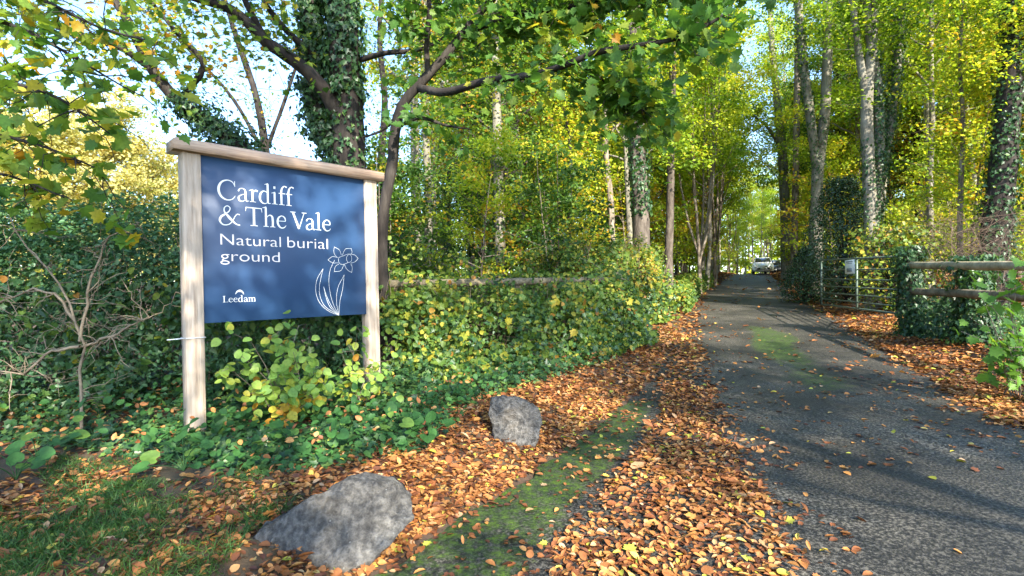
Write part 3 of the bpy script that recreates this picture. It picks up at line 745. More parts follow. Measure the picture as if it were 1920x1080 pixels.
def sunline(x, y):
    """near the open slot through which the sun reaches the parked cars"""
    d = (x - 24.5) * .4 - (y - 50) * .92
    return 5 < d < 34 and abs((x - 24.5) * .92 + (y - 50) * .4) < 3.0

def scatter(n, xr0, yr0, mind, ok, taken, tries=4000):
    out = []
    for _ in range(tries):
        if len(out) >= n: break
        y = random.uniform(*yr0); x = random.uniform(*xr0)
        if not ok(x, y): continue
        if any((x - a) ** 2 + (y - b) ** 2 < mind ** 2 for a, b in taken): continue
        taken.append((x, y)); out.append((x, y))
    return out
taken = [(3.3, 14), (10.7, 18), (10.5, 15), (11.2, 12), (9.0, 14), (16, 20), (15, 28), (13, 24)]
vis = lambda x, y: -1.12 * y - 3 < x < 1.12 * y + 3
# the wood right of the lane: bands going away
for (y0, y1, n, md, where) in [(13.5, 22, 9, 3.0, 'at the front of the right hand wood'), (22, 38, 30, 2.2, 'deep in the wood right of the lane'), (38, 74, 40, 2.6, 'far back in the wood right of the lane')]:
    for x, y in scatter(n, (6, 75), (y0, y1), md, lambda x, y: vis(x, y) and not sunline(x, y) and x > xr(y) + (3.2 if y < 40 else 1.5), taken):
        plant(random.choices(['grey', 'slim', 'dark', 'brown'], [2.4, 4, 2.2, 2.4])[0], x, y, where)
for (y0, y1, n, md, where) in [(12, 20, 7, 2.2, 'under the front trees right of the lane'), (20, 46, 34, 1.9, 'under the deeper trees right of the lane')]:
    for x, y in scatter(n, (6, 48), (y0, y1), md, lambda x, y: vis(x, y) and x > xr(y) + 2.8, taken):
        plant(random.choices(['young', 'young2'], [3, 1])[0], x, y, where)
# the grove that crowds the left edge of the lane
for x, y in [(9.0, 24.5), (10.6, 28.0), (12.3, 31.0), (13.6, 34.5), (14.4, 37.5), (16.2, 41.5), (18.3, 46.0), (11.2, 33), (10.0, 37), (14.5, 45)]:
    plant('slim' if (x, y) in ((10.6, 28.0), (13.6, 34.5), (14.5, 45), (10.0, 37)) else 'stems', x, y, 'in the grove at the left lane edge', sc=random.uniform(.95, 1.25)); taken.append((x, y))
for (y0, y1, n, md, where) in [(13.5, 24, 8, 2.6, 'behind the bramble hedge left of the lane'), (24, 42, 18, 2.8, 'deep in the wood left of the lane'), (42, 74, 30, 2.6, 'far back in the wood left of the lane')]:
    for x, y in scatter(n, (-14, 26), (y0, y1), md, lambda x, y: vis(x, y) and x < xl(y) - 1.8 and x > (-.14 if y > 24 else -.2) * y, taken):
        plant(random.choices(['grey', 'slim', 'dark', 'brown'], [3, 1, 4, 1])[0], x, y, where)
for (y0, y1, n, md, where) in [(11.5, 18, 9, 1.7, 'just behind the bramble hedge left of the lane'), (18, 46, 22, 2.2, 'under the deeper trees left of the lane')]:
    for x, y in scatter(n, (-8, 22), (y0, y1), md, lambda x, y: vis(x, y) and x < xl(y) - 2.4 and x > -.26 * y, taken):
        plant(random.choices(['young', 'young2'], [1, 4])[0], x, y, where)
for a_, y in [(.425, 58), (.44, 66), (.405, 52), (.455, 74), (.485, 78), (.505, 84), (.47, 88), (.44, 82), (.53, 92), (.495, 96), (.56, 60), (.555, 52), (.585, 70), (.60, 80), (.55, 96)]:
    plant(random.choice(['stems', 'brown', 'slim']), a_ * y, y, 'around the far end of the lane', sc=random.uniform(.9, 1.25))
for y in np.arange(24, 66, 2.6):
    for sd in (-1, 1):
        ex = (xl(y) - random.uniform(1.6, 3.4)) if sd < 0 else (xr(y) + random.uniform(1.8, 3.6))
        plant('young', float(ex), float(y), 'along the left edge of the far lane' if sd < 0 else 'along the right edge of the far lane', sc=random.uniform(.9, 1.7))
for k_, x_, y_ in [('grey', 15.4, 39.0), ('brown', 22.4, 42.0), ('grey', 18.9, 47.5), ('slim', 12.2, 33.0)]:
    plant(k_, x_, y_, 'leaning its crown over the lane', sc=1.2)
# trees past the right edge of the view and behind the viewer: they shade the entrance
for x, y, s in [(3.4, -7.6, .98), (-1.2, -9.6, .95), (8.2, -8.0, 1.0), (12.5, -11.5, 1.1), (.6, -6.0, .7)]:
    plant('grey' if s < 1.05 else 'brown', x, y, 'beside the entrance outside the view', sc=s)

# far wood that closes the view
rng = np.random.default_rng(77)
m = MB()
for k in range(260):
    a = rng.uniform(-.95, 1.05); yy = rng.uniform(98, 116); xx = a * yy
    if abs(xx - (xl(yy) + xr(yy)) / 2) < 3: continue
    tube(m, [(xx, yy, 1.5), (xx + rng.normal() * .3, yy, 9), (xx + rng.normal() * .8, yy, 20)], [.22, .16, .06], 5, mat=0, cap=False)
n = 110000
a = rng.uniform(-1.05, 1.12, n); yy = rng.uniform(98, 118, n); zz = 2 + 21 * rng.beta(1.0, 1.2, n)
C = np.stack([a * yy, yy, zz], 1)
keep = (wave(C[:, 0], C[:, 2], .55, 1) > -.75) & (C[:, 2] < 17 + 5 * wave(C[:, 0], C[:, 1], .25, 4)) & (np.abs(a - .45) > .0)
C = C[keep]
leaf_batch(m, QUAD, C, rand_normals(len(C), (0, 0, .6), .7, rng), rng.uniform(.5, .9, len(C)), np.clip(.45 + .25 * wave(C[:, 0], C[:, 2], .3, 7) + .15 * rng.normal(size=len(C)), 0, 1), mat=1, rng=rng)
tag(m.build('far_woodland', [M_BARKB, M_BEECH]), 'far edge of the yellow green wood closing the lane', 'woodland', kind='stuff')

# ------------------------------------------------------------------ traced trees near the entrance
def leafy_branches(mw, anchors, pts, n, ln, rng, drop=.25, r=.006, kid=0, frm=.2, up=.15):
    """side twigs along a branch; their nodes become leaf anchors"""
    pts = np.asarray(pts, float)
    for q in range(n):
        f = (frm + (1 - frm) * rng.random()) * (len(pts) - 1); j = min(int(f), len(pts) - 2); b = pts[j] + (pts[j + 1] - pts[j]) * (f - j)
        along = unit(pts[j + 1] - pts[j])
        d = unit(along * .7 + rng.normal(size=3) * A([.9, .9, .5]) + A([0, 0, up])) * ln * rng.uniform(.5, 1.2)
        s = np.linspace(0, 1, 6)[:, None]
        tw = b + d * s + A([0, 0, -drop]) * s ** 2 * ln
        tw[1:] += rng.normal(size=(5, 3)) * ln * .03
        tube(mw, tw, np.linspace(r, r * .35, 6), 4, cap=False, rng=rng)
        anchors += [(tw[i], kid * 50 + q % 50) for i in range(1, 6)] + [(tw[5], kid * 50 + q % 50)]

def ivy_coat(mb, pts, rad, n, rng, size=.075, tone=.45, sag=.05, cover=None):
    pts = np.asarray(pts, float); rad = np.asarray(rad, float)
    f = rng.random(n) * (len(pts) - 1); j = np.minimum(f.astype(int), len(pts) - 2); fr = (f - j)[:, None]
    c = pts[j] * (1 - fr) + pts[j + 1] * fr; t = unit(pts[j + 1] - pts[j]); r = rad[j] * (1 - fr[:, 0]) + rad[j + 1] * fr[:, 0]
    d = rng.normal(size=(n, 3)); d = unit(d - t * (d * t).sum(1, keepdims=True))
    lump = 1 + .5 * np.sin(f * 2.3 + d[:, 0] * 3) + .3 * np.sin(f * 5.1 + d[:, 1] * 4)
    C = c + d * (r + np.abs(rng.normal(size=n)) * sag * lump)[:, None]
    N = unit(d + rng.normal(size=(n, 3)) * .45 + A([0, 0, .25]))
    leaf_batch(mb, IVY, C, N, size * rng.uniform(.6, 1.3, n), np.clip(tone + .2 * rng.normal(size=n), 0, 1), D=A([0, 0, -1.0]) + rng.normal(size=(n, 3)) * .5, rng=rng)

def traced(name, label, cat, base, stems, bark, crown=None, ivy=None, group=None, seed=1, twigs=None):
    """stems: [(world pts, radii)], the first reaches the ground. crown(mw, anchors, rng) adds twigs; returns leaf settings"""
    rng = np.random.default_rng(seed)
    t = thing(name, label, cat, base, group=group)
    L = A(base)
    m = MB()
    for k, (p, r) in enumerate(stems):
        q = smooth_path(A(p) - L, max(8, 4 * len(p)))
        rr = np.interp(np.linspace(0, 1, len(q)), np.linspace(0, 1, len(r)), r)
        tube(m, q, rr, 10, cap=False, rough=.05, rng=rng)
    lv = MB(); have = False
    if crown:
        anch = []
        for spec in crown['twigs']:
            st = smooth_path(A(stems[spec[0]][0]) - L, 20)
            leafy_branches(m, anch, st, spec[1], spec[2], rng, kid=spec[0], frm=spec[3] if len(spec) > 3 else .3, drop=crown.get('drop', .25))
        P_ = A([a for a, _ in anch]); K = A([k for _, k in anch])
        n = crown['n']; i = rng.integers(len(P_), size=n)
        C = P_[i] + rng.normal(size=(n, 3)) * crown.get('sig', .07)
        kt = rng.normal(size=K.max() + 1) * .12
        tone = np.clip(crown['tone'] + kt[K[i]] + rng.normal(size=n) * .16, 0, 1)
        D = rng.normal(size=(n, 3)) * .7 + A([0, 0, -.6])
        leaf_batch(lv, crown.get('tm', MAPLE), C, rand_normals(n, crown.get('bias', (.1, -.3, .75)), .5, rng), crown['size'] * rng.uniform(.6, 1.25, n), tone, D=D, rng=rng)
        have = True
    m.build('trunk', bark, t, smooth=True)
    if have: lv.build('crown', crown['mat'], t)
    if ivy:
        m = MB()
        for k, f0, f1, n, sag, size in ivy:
            q = smooth_path(A(stems[k][0]) - L, 24); rr = np.interp(np.linspace(0, 1, 24), np.linspace(0, 1, len(stems[k][1])), stems[k][1])
            a_, b_ = int(f0 * 23), int(f1 * 23) + 1
            ivy_coat(m, q[a_:b_], rr[a_:b_], n, rng, size, sag=sag)
        m.build('ivy', M_IVY, t)
    return t

def gnd(x, y, dz=-.1): return A([x, y, float(H(x, y)) + dz])
def trunkpath(pxs, Y, ext=None):
    """trace from the lowest seen place up; a straight root is added down to the ground"""
    pts = [P(px, py, Y) for px, py in pxs]
    b = gnd(pts[0][0], Y)
    return [b] + [p for p in pts if p[2] > b[2] + .15]

# the big ivy-clad tree behind the sign
t1 = trunkpath([(660, 400), (655, 310), (648, 180), (640, 0), (632, -200), (630, -480)], 8.2)
t1b = [P(655, 330, 8.2), P(600, 230, 8.3), P(588, 120, 8.4), P(585, 0, 8.4), P(575, -260, 8.4)]
t1c = [P(640, 235, 8.2), P(612, 175, 8.0), P(560, 120, 7.8), P(500, 80, 7.6), P(440, 22, 7.4), P(350, -10, 7.2), P(250, -60, 7.0)]
t1d = [P(500, 80, 7.6), P(455, -10, 7.5), P(420, -120, 7.4)]
t1e = [P(676, 112, 8.2), P(720, 100, 8.0), P(790, 92, 7.9), P(850, 60, 7.8)]
t1f = [P(600, 110, 8.3), P(540, 60, 8.2), P(500, 10, 8.1), P(470, -60, 8)]
t1g = [P(640, 0, 8.2), P(700, -120, 8.0), P(800, -240, 7.6)]
traced('sycamore_tree', 'large dark ivy covered tree rising behind the blue sign', 'tree', t1[0],
       [(t1, [.36, .30, .26, .24, .22, .18, .12]), (t1b, [.14, .15, .14, .13, .1]), (t1c, [.13, .11, .095, .08, .065, .05, .03]), (t1d, [.05, .04, .02]), (t1e, [.045, .04, .03, .015]), (t1f, [.06, .05, .04, .02]), (t1g, [.1, .07, .04])],
       M_BARKD, crown=dict(twigs=[(0, 26, 1.6, .7), (1, 26, 1.3, .5), (2, 40, 1.1, .35), (3, 20, .9, .2), (4, 18, .7, .3), (5, 18, .9, .3), (6, 30, 1.1, .2)], n=2300, size=.095, tone=.66, mat=M_SYC, sig=.14),
       ivy=[(0, .0, .31, 2600, .06, .085), (0, .45, .85, 3800, .06, .085), (0, .31, .45, 350, .03, .08), (1, 0, .8, 4200, .09, .085), (2, 0, .12, 260, .03, .07)], seed=31)
# the leaning tree right of it with a long level bough over the verge
t2 = trunkpath([(722, 380), (735, 310), (742, 240), (755, 195), (790, 155), (835, 105), (880, 45), (940, -20), (1020, -110)], 6.9)
t2b = [P(785, 165, 6.9), P(830, 173, 6.5), P(920, 150, 6.0), P(1000, 140, 5.6), P(1060, 122, 5.3), P(1120, 98, 5.1), P(1200, 85, 4.9), P(1290, 66, 4.7), P(1370, 20, 4.6)]
t2c = [P(803, 140, 6.9), P(800, 90, 6.8), P(805, 30, 6.7), P(800, -60, 6.6)]
t2d = [P(742, 240, 6.9), P(780, 222, 6.8), P(840, 236, 6.6), P(880, 242, 6.5)]
t2e = [P(748, 215, 6.9), P(715, 245, 7.0), P(680, 258, 7.1)]
t2f = [P(870, 60, 6.9), P(960, 30, 6.5), P(1080, 10, 6.0), P(1220, -30, 5.6)]
t2g = [P(1075, 115, 5.3), P(1130, 150, 5.5), P(1190, 195, 5.6), P(1230, 225, 5.6)]
t2h = [P(940, -20, 6.9), P(1100, -60, 6.3), P(1250, -60, 5.8), P(1370, -40, 5.5)]
traced('sycamore_tree', 'leaning thin sycamore beside the sign with one long level bough', 'tree', t2[0],
       [(t2, [.12, .10, .082, .076, .072, .068, .06, .052, .04, .025]), (t2b, [.055, .05, .046, .042, .038, .034, .028, .02, .012]), (t2c, [.04, .035, .03, .02]), (t2d, [.03, .025, .018, .01]), (t2e, [.03, .02, .01]), (t2f, [.05, .04, .03, .015]), (t2g, [.02, .016, .012, .006]), (t2h, [.05, .04, .03, .015])],
       M_BARKD, crown=dict(twigs=[(0, 26, .9, .62), (1, 26, .5, .35), (2, 26, .8, .2), (3, 6, .4), (5, 70, .8, .1), (6, 34, .5, .1), (7, 60, .8, .0)], n=3900, size=.118, tone=.46, mat=M_SYC, sig=.11, drop=.25), seed=32)
# the leaning ivy-dark trunk left of the sign's cap
t3 = trunkpath([(500, 330), (455, 285), (400, 235), (335, 190), (285, 130), (262, 85), (235, 30), (190, -30), (140, -120)], 9.6)
t3b = [P(335, 190, 9.6), P(380, 120, 9.5), P(330, 60, 9.4), P(250, -40, 9.3)]
t3c = [P(285, 130, 9.6), P(225, 90, 9.2), P(150, 70, 8.9), P(60, 30, 8.6)]
traced('sycamore_tree', 'leaning tree with a dark ivy mass above the left end of the sign cap', 'tree', t3[0],
       [(t3, [.26, .24, .22, .19, .15, .11, .10, .085, .06, .03]), (t3b, [.06, .05, .035, .02]), (t3c, [.06, .05, .035, .02])],
       M_BARKD, crown=dict(twigs=[(0, 40, 1.2, .5), (1, 36, 1.0, .15), (2, 36, 1.0, .15)], n=1500, size=.10, tone=.70, mat=M_SYC, sig=.15),
       ivy=[(0, .1, .62, 5200, .16, .085)], seed=33)
# near sycamore whose boughs hang in from the upper left
b0 = gnd(-8.2, 5.2)
t4 = [b0, b0 + A([.1, 0, 2.2]), b0 + A([.25, 0, 4.5]), b0 + A([.3, .1, 8])]
def bough(h, pts): return [b0 + A([.15, 0, h])] + [P(*q) for q in pts]
bo = [bough(3.6, [(-150, 20, 4.9), (30, 50, 4.6), (160, 120, 4.4), (235, 165, 4.3)]), bough(3.0, [(-160, 120, 4.8), (40, 160, 4.5), (130, 195, 4.3), (205, 250, 4.3)]),
      bough(2.6, [(-150, 240, 4.7), (30, 260, 4.4), (110, 285, 4.3), (180, 315, 4.25)]), bough(4.4, [(-120, -60, 4.9), (80, 0, 4.6), (210, 60, 4.5), (300, 80, 4.5)]), bough(2.2, [(-150, 320, 4.6), (20, 330, 4.4), (120, 370, 4.3)])]
traced('sycamore_tree', 'near sycamore whose green and yellow leaves hang in from the upper left corner', 'tree', b0,
       [(t4, [.28, .24, .2, .12])] + [(b, np.linspace(.05, .006, len(b))) for b in bo], M_BARKD,
       crown=dict(twigs=[(1, 40, .55, .45), (2, 34, .5, .45), (3, 32, .45, .45), (4, 42, .55, .4), (5, 20, .4, .5)], n=760, size=.135, tone=.62, mat=M_SYC, sig=.06, drop=.5), seed=34)

PLACE_TWIGGY = [('sparse twiggy tree with small dull leaves against the sky left of the ivy covered tree', [(505, 420), (500, 300), (480, 180), (440, 60), (400, -80)], 12.5, 46), ('thin young tree with sparse leaves in the gap right of the ivy covered tree', [(720, 420), (715, 300), (722, 190), (712, 80), (720, -80)], 13.0, 47)]
def simple_tree(name, label, cat, pxs, Y, radii, bark, leafm, n, size, tone, seed, extra=(), ivy=None, tw=(.35, 40, 1.6), bias=(0, -.1, .8), sig=.17, drop=.2):
    st = trunkpath(pxs, Y)
    stems = [(st, radii)] + [(p, r) for p, r in extra]
    tws = [(0, tw[1], tw[2], tw[0])] + [(i + 1, int(tw[1] * .6), tw[2] * .8, .3) for i in range(len(extra))]
    return traced(name, label, cat, st[0], stems, bark, crown=dict(twigs=tws, n=n, size=size, tone=tone, mat=leafm, sig=sig, tm=QUAD, bias=bias, drop=drop), ivy=ivy, seed=seed)

simple_tree('beech_tree', 'stout brown trunk bare at its foot at the far end of the bramble hedge', 'tree', [(1202, 470), (1201, 400), (1196, 300), (1190, 180), (1188, 0), (1185, -300)], 14, [.27, .23, .22, .2, .18, .15, .1], M_BARKM, M_BEECH, 10000, .12, .38, 41, tw=(.42, 90, 2.0), ivy=[(0, .0, .14, 600, .05, .08), (0, .24, .6, 2200, .06, .08)])
simple_tree('ash_tree', 'pale slender trunk just right of the stout brown trunk', 'tree', [(1254, 480), (1256, 400), (1258, 300), (1262, 100), (1268, -200)], 17, [.14, .13, .12, .11, .09, .05], M_BARKM, M_BEECH, 6000, .12, .5, 42, tw=(.32, 60, 1.8))
simple_tree('ash_tree', 'thin grey trunk behind the curved bough of the leaning sycamore', 'tree', [(804, 460), (802, 330), (799, 250), (797, 160), (795, -100)], 14.5, [.13, .12, .11, .1, .09, .05], M_BARK, M_GREENW, 5000, .11, .55, 43, tw=(.35, 70, 1.7))
simple_tree('ash_tree', 'dim grey trunk standing above the middle of the bramble hedge', 'tree', [(938, 480), (936, 380), (933, 280), (931, 190), (926, -60)], 14.5, [.17, .16, .15, .13, .11, .06], M_BARK, M_GREENW, 6000, .11, .58, 44, tw=(.3, 80, 1.7))
simple_tree('hazel_tree', 'small amber leaved tree in the shade between the hedge and the stout trunk', 'tree', [(1066, 480), (1068, 380), (1070, 290), (1062, 220)], 13.5, [.09, .08, .07, .05, .03], M_BARKD, M_BEECH, 5200, .10, .72, 45, tw=(.2, 70, 1.5))
for lab, pp, Y, sd in PLACE_TWIGGY:
    ex_ = [([P(pp[1][0], pp[1][1], Y), P(pp[1][0] - 60, 190, Y), P(pp[1][0] - 150, 90, Y), P(pp[1][0] - 250, 0, Y)], [.05, .04, .03, .01]), ([P(pp[1][0], pp[1][1] - 20, Y), P(pp[1][0] + 40, 170, Y), P(pp[1][0] + 70, 60, Y), P(pp[1][0] + 60, -60, Y)], [.05, .04, .03, .01])]
    simple_tree('ash_tree', lab, 'tree', pp, Y, [.12, .11, .1, .08, .06, .03], M_BARKD, M_SYC, 2600 if sd == 46 else 1700, .085, .60, sd, extra=ex_ if sd == 46 else (), tw=(.2, 80, 1.7), sig=.10)
# traced trees right of the lane
e1 = [([P(1533, 330, 21.5), P(1522, 240, 21.5), P(1510, 150, 21.5), P(1500, 60, 21.5), P(1494, -60, 21.5), P(1490, -300, 21.5)], [.19, .18, .17, .155, .14, .07])]
simple_tree('beech_tree', 'pale beech forking low into two long stems beside the holly', 'tree', [(1530, 470), (1531, 390), (1533, 320), (1545, 230), (1551, 120), (1552, 30), (1545, -120), (1550, -320)], 21.5, [.28, .26, .23, .2, .19, .18, .17, .12, .07], M_BARK, M_BEECH, 12000, .14, .42, 51, extra=e1, ivy=[(1, 0, .5, 900, .05, .09), (0, .05, .4, 700, .05, .09)], tw=(.55, 90, 2.4))
e2 = [([P(1640, 420, 15), P(1648, 300, 15.1), P(1645, 170, 15.1), P(1632, 70, 15), P(1622, 0, 15), P(1610, -200, 15)], [.15, .15, .14, .13, .12, .06]),
      ([P(1628, 210, 15), P(1612, 110, 15), P(1600, 20, 15), P(1590, -150, 15)], [.11, .1, .09, .05]), ([P(1640, 380, 15.1), P(1668, 240, 15.3), P(1682, 120, 15.4), P(1692, 0, 15.5), P(1700, -200, 15.5)], [.13, .12, .11, .1, .05])]
simple_tree('beech_tree', 'tall beech of several close grey stems with green ivy behind the holly', 'tree', [(1636, 500), (1632, 380), (1627, 280), (1625, 200), (1632, 110), (1640, 0), (1650, -250)], 15, [.24, .2, .17, .16, .14, .13, .12, .06], M_BARK, M_BEECH, 12000, .12, .34, 52, extra=e2, ivy=[(1, 0, .55, 1800, .07, .085), (3, .1, .75, 1800, .08, .085), (0, .05, .4, 700, .04, .08)], tw=(.6, 80, 2.2))
simple_tree('ash_tree', 'straight brown pole trunk at the right lane edge before the cars', 'tree', [(1489, 480), (1491, 380), (1494, 200), (1496, 60), (1498, -150)], 31, [.20, .19, .18, .17, .15, .09], M_BARKB, M_BEECHY, 5000, .14, .35, 53, tw=(.6, 50, 2.0))
e3 = [([P(1467, 285, 37), P(1440, 240, 36), P(1400, 205, 35), P(1370, 160, 34)], [.13, .1, .06, .03])]
simple_tree('beech_tree', 'forking beech with a low bough stretching over the lane', 'tree', [(1474, 470), (1472, 395), (1467, 290), (1458, 200), (1450, 120), (1440, -60)], 37, [.38, .35, .32, .28, .23, .18, .09], M_BARK, M_BEECHY, 14000, .17, .42, 54, extra=e3, tw=(.3, 120, 3.0))
simple_tree('ash_tree', 'single pale grey trunk midway between the holly and the right edge', 'tree', [(1742, 420), (1742, 350), (1740, 230), (1742, 120), (1746, 0), (1750, -200)], 19, [.16, .15, .14, .13, .12, .11, .06], M_BARK, M_BEECHY, 8000, .12, .5, 55, tw=(.5, 80, 2.2))
simple_tree('oak_tree', 'thick leaning dark trunk wrapped in ivy near the right edge', 'tree', [(1862, 490), (1872, 400), (1882, 300), (1893, 180), (1900, 80), (1908, -60), (1915, -300)], 12.5, [.33, .3, .28, .25, .22, .2, .18, .1], M_BARKD, M_BEECH, 9000, .11, .62, 56, ivy=[(0, .05, .85, 3600, .07, .085)], tw=(.45, 90, 2.0))
simple_tree('beech_tree', 'bright gold leaved young beech over the gate', 'tree', [(1800, 430), (1802, 330), (1806, 230), (1800, 120), (1806, 0)], 13.5, [.07, .065, .06, .05, .04, .02], M_BARKB, M_BEECH, 3800, .10, .68, 57, tw=(.3, 80, 1.7))
# bright yellow trees far behind the left hedge
rng = np.random.default_rng(5)
for k, (px, Y, hh, wd_) in enumerate([(60, 19, 7.0, 3.6), (190, 22, 8.4, 3.8), (310, 25, 6.6, 3.2), (-120, 17, 8.0, 3.6)]):
    q = P(px, 500, Y); b = gnd(q[0], Y)
    lab = ['pale yellow round crowned tree far behind the hedge at the left edge', 'tallest pale yellow tree in the sun beyond the hedge', 'pale yellow tree beyond the hedge nearest the sign', 'yellow tree beyond the hedge outside the view'][k]
    t = make_tree('field_maple_tree', lab, 'tree', 90 + k, hh, .16, .12, 44, wd_, 22000, .14, .28, M_BARKB, M_YEL, .5, elev=(10, 70))
    t.location = tuple(b)

# ------------------------------------------------------------------ hedges and shrubs
def hedge(name, label, cat, path, width, tops, n, tm, size, mat, tone, seed, ntw=260, twr=.006, twm=M_TWIG, shell=.75, lump=.18, group=None, bot=.0, slope=0.0, extra=()):
    rng = np.random.default_rng(seed)
    path = A(path, ) if not isinstance(path, np.ndarray) else path
    d = np.concatenate([[0], np.cumsum(np.linalg.norm(np.diff(path, axis=0), axis=1))])
    b = A([*path[len(path) // 2], 0]); b[2] = float(H(b[0], b[1]))
    t = thing(name, label, cat, b, group=group)
    def at(s, across, up):
        px_ = np.interp(s, d, path[:, 0]); py_ = np.interp(s, d, path[:, 1]); e = .05
        tx = np.interp(s + e, d, path[:, 0]) - np.interp(s - e, d, path[:, 0]); ty = np.interp(s + e, d, path[:, 1]) - np.interp(s - e, d, path[:, 1])
        ln = np.hypot(tx, ty) + 1e-9
        x = px_ + ty / ln * across; y = py_ - tx / ln * across
        top = np.interp(s, d, tops)
        g = H(px_, py_)
        return np.stack([x, y, g + bot + up * (top - g - bot)], 1)
    s = rng.uniform(0, d[-1], n); th = rng.uniform(-.25, math.pi + .25, n)
    ex = .55
    ca, sa = np.cos(th), np.sin(th)
    ac = np.sign(ca) * np.abs(ca) ** ex; up = np.sign(sa) * np.abs(sa) ** ex
    rr = np.where(rng.random(n) < shell, 1 - np.abs(rng.normal(size=n)) * .12, rng.uniform(.2, .95, n))
    lmp = 1 + lump * wave(s * 1.6, th * 1.4, 1.6, seed) + lump * .6 * wave(s * 4, th * 3, 1.5, seed + 2)
    ac, up = ac * rr * lmp, np.maximum(up * rr * lmp, -.02)
    C = at(s, ac * width / 2 + slope * (1 - up), up)
    nrm = unit(np.stack([ca * .0, -np.abs(ca) * .6, np.abs(sa) + .2], 1) + rng.normal(size=(n, 3)) * .55)
    tn = np.clip(tone + (.24 if mat is M_BRAM else .14) * wave(s, up * 2, 1.5, seed) + .16 * rng.normal(size=n), 0, 1)
    m = MB(); leaf_batch(m, tm, C - b, nrm, size * rng.uniform(.6, 1.3, n), tn, rng=rng)
    m.build('foliage', mat, t)
    for (tm2, sz2, mat2, n2, tn2, umax, nm2) in extra:
        s2 = rng.uniform(0, d[-1], n2); u2 = rng.random(n2) ** 1.2 * umax
        k2 = wave(s2 * 1.7, u2 * 4, 1.6, seed + 9) > -.15 + .3 * rng.normal(size=n2); s2, u2 = s2[k2], u2[k2]; n2 = len(s2)
        a2 = (width / 2) * (1 + .10 * rng.normal(size=n2) + .14 * wave(s2 * 2, u2 * 3, 1.4, seed)) * np.sqrt(np.clip(1 - (u2 * .9) ** 4, 0, 1)) + slope * (1 - u2)
        m = MB(); leaf_batch(m, tm2, at(s2, a2, u2) - b, rand_normals(n2, (.1, -.7, .5), .5, rng), sz2 * rng.uniform(.6, 1.4, n2), np.clip(tn2 + .2 * rng.normal(size=n2), 0, 1), D=rng.normal(size=(n2, 3)) + A([0, 0, -.6]), rng=rng)
        m.build(nm2, mat2, t)
    m = MB()
    for k in range(ntw):
        s0 = rng.uniform(0, d[-1]); p0 = at(A([s0]), A([rng.uniform(-.3, .3) * width]), A([rng.uniform(0, .35)]))[0]
        p1 = at(A([np.clip(s0 + rng.normal() * .5, 0, d[-1])]), A([rng.uniform(-.55, .55) * width]), A([rng.uniform(.4, 1.06)]))[0]
        mid = (p0 + p1) / 2 + rng.normal(size=3) * .12
        tube(m, smooth_path([p0 - b, mid - b, p1 - b], 7), np.linspace(twr * rng.uniform(.6, 1.8), twr * .35, 7), 4, cap=False, rng=rng)
    m.build('branch', twm, t)
    return t

hedge('hawthorn_hedge', 'dense dark green hawthorn hedge left of and behind the sign', 'hedge', A([(-9.5, 5.2), (-6.2, 5.9), (-3.9, 6.5), (-2.2, 7.3)]), 1.7, [2.75, 2.62, 2.55, 2.3], 78000, OVAL, .060, M_HAW, .45, 61, ntw=420, lump=.10, extra=[(IVY, .085, M_IVY, 5200, .62, .62, 'ivy'), (BROAD, .08, M_BRAM, 900, .5, .7, 'foliage')])
hedge('bramble_hedge', 'low tangled bramble and ivy hedge over the wooden rail right of the sign', 'hedge', A([(-2.3, 7.45), (-.9, 8.4), (.6, 9.7), (1.6, 10.9)]), 2.0, [1.70, 1.60, 1.64, 1.85], 23000, BROAD, .060, M_BRAM, .50, 62, ntw=800, lump=.26, shell=.55, slope=.45, extra=[(IVY, .075, M_IVY, 4200, .6, .6, 'ivy'), (MAPLE, .11, M_BRAM, 900, .66, .95, 'foliage'), (BROAD, .07, M_BRAM, 2600, .5, 1.15, 'foliage'), (BROAD, .065, M_BRAM, 2200, .62, 1.5, 'foliage')])
hedge('beech_hedge', 'taller clipped yellow green hedge end close to the lane', 'hedge', A([(.7, 11.4), (1.7, 12.3), (2.9, 13.5), (3.6, 14.4)]), 1.7, [2.35, 2.55, 2.65, 2.5], 24000, BROAD, .062, M_BRAM, .58, 63, ntw=900, lump=.20, slope=.15, extra=[(MAPLE, .11, M_BRAM, 700, .6, .9, 'foliage'), (IVY, .075, M_IVY, 1600, .6, .6, 'ivy')])
hedge('roadside_shrub', 'low green scrub along the left edge of the lane past the hedge', 'shrub', A([(4.8, 16), (6.8, 21), (9.0, 26), (12, 32)]), 1.4, [1.3, 1.7, 2.0, 2.3], 9000, BROAD, .10, M_BRAM, .5, 64, ntw=120)
hedge('roadside_shrub', 'low straw coloured scrub at the right edge of the lane past the holly', 'shrub', A([(12.4, 17.2), (14.6, 21), (17.6, 26.5), (20.8, 33)]), 1.6, [1.7, 2.0, 2.3, 2.6], 9000, BROAD, .10, M_BRAM, .62, 65, ntw=160)
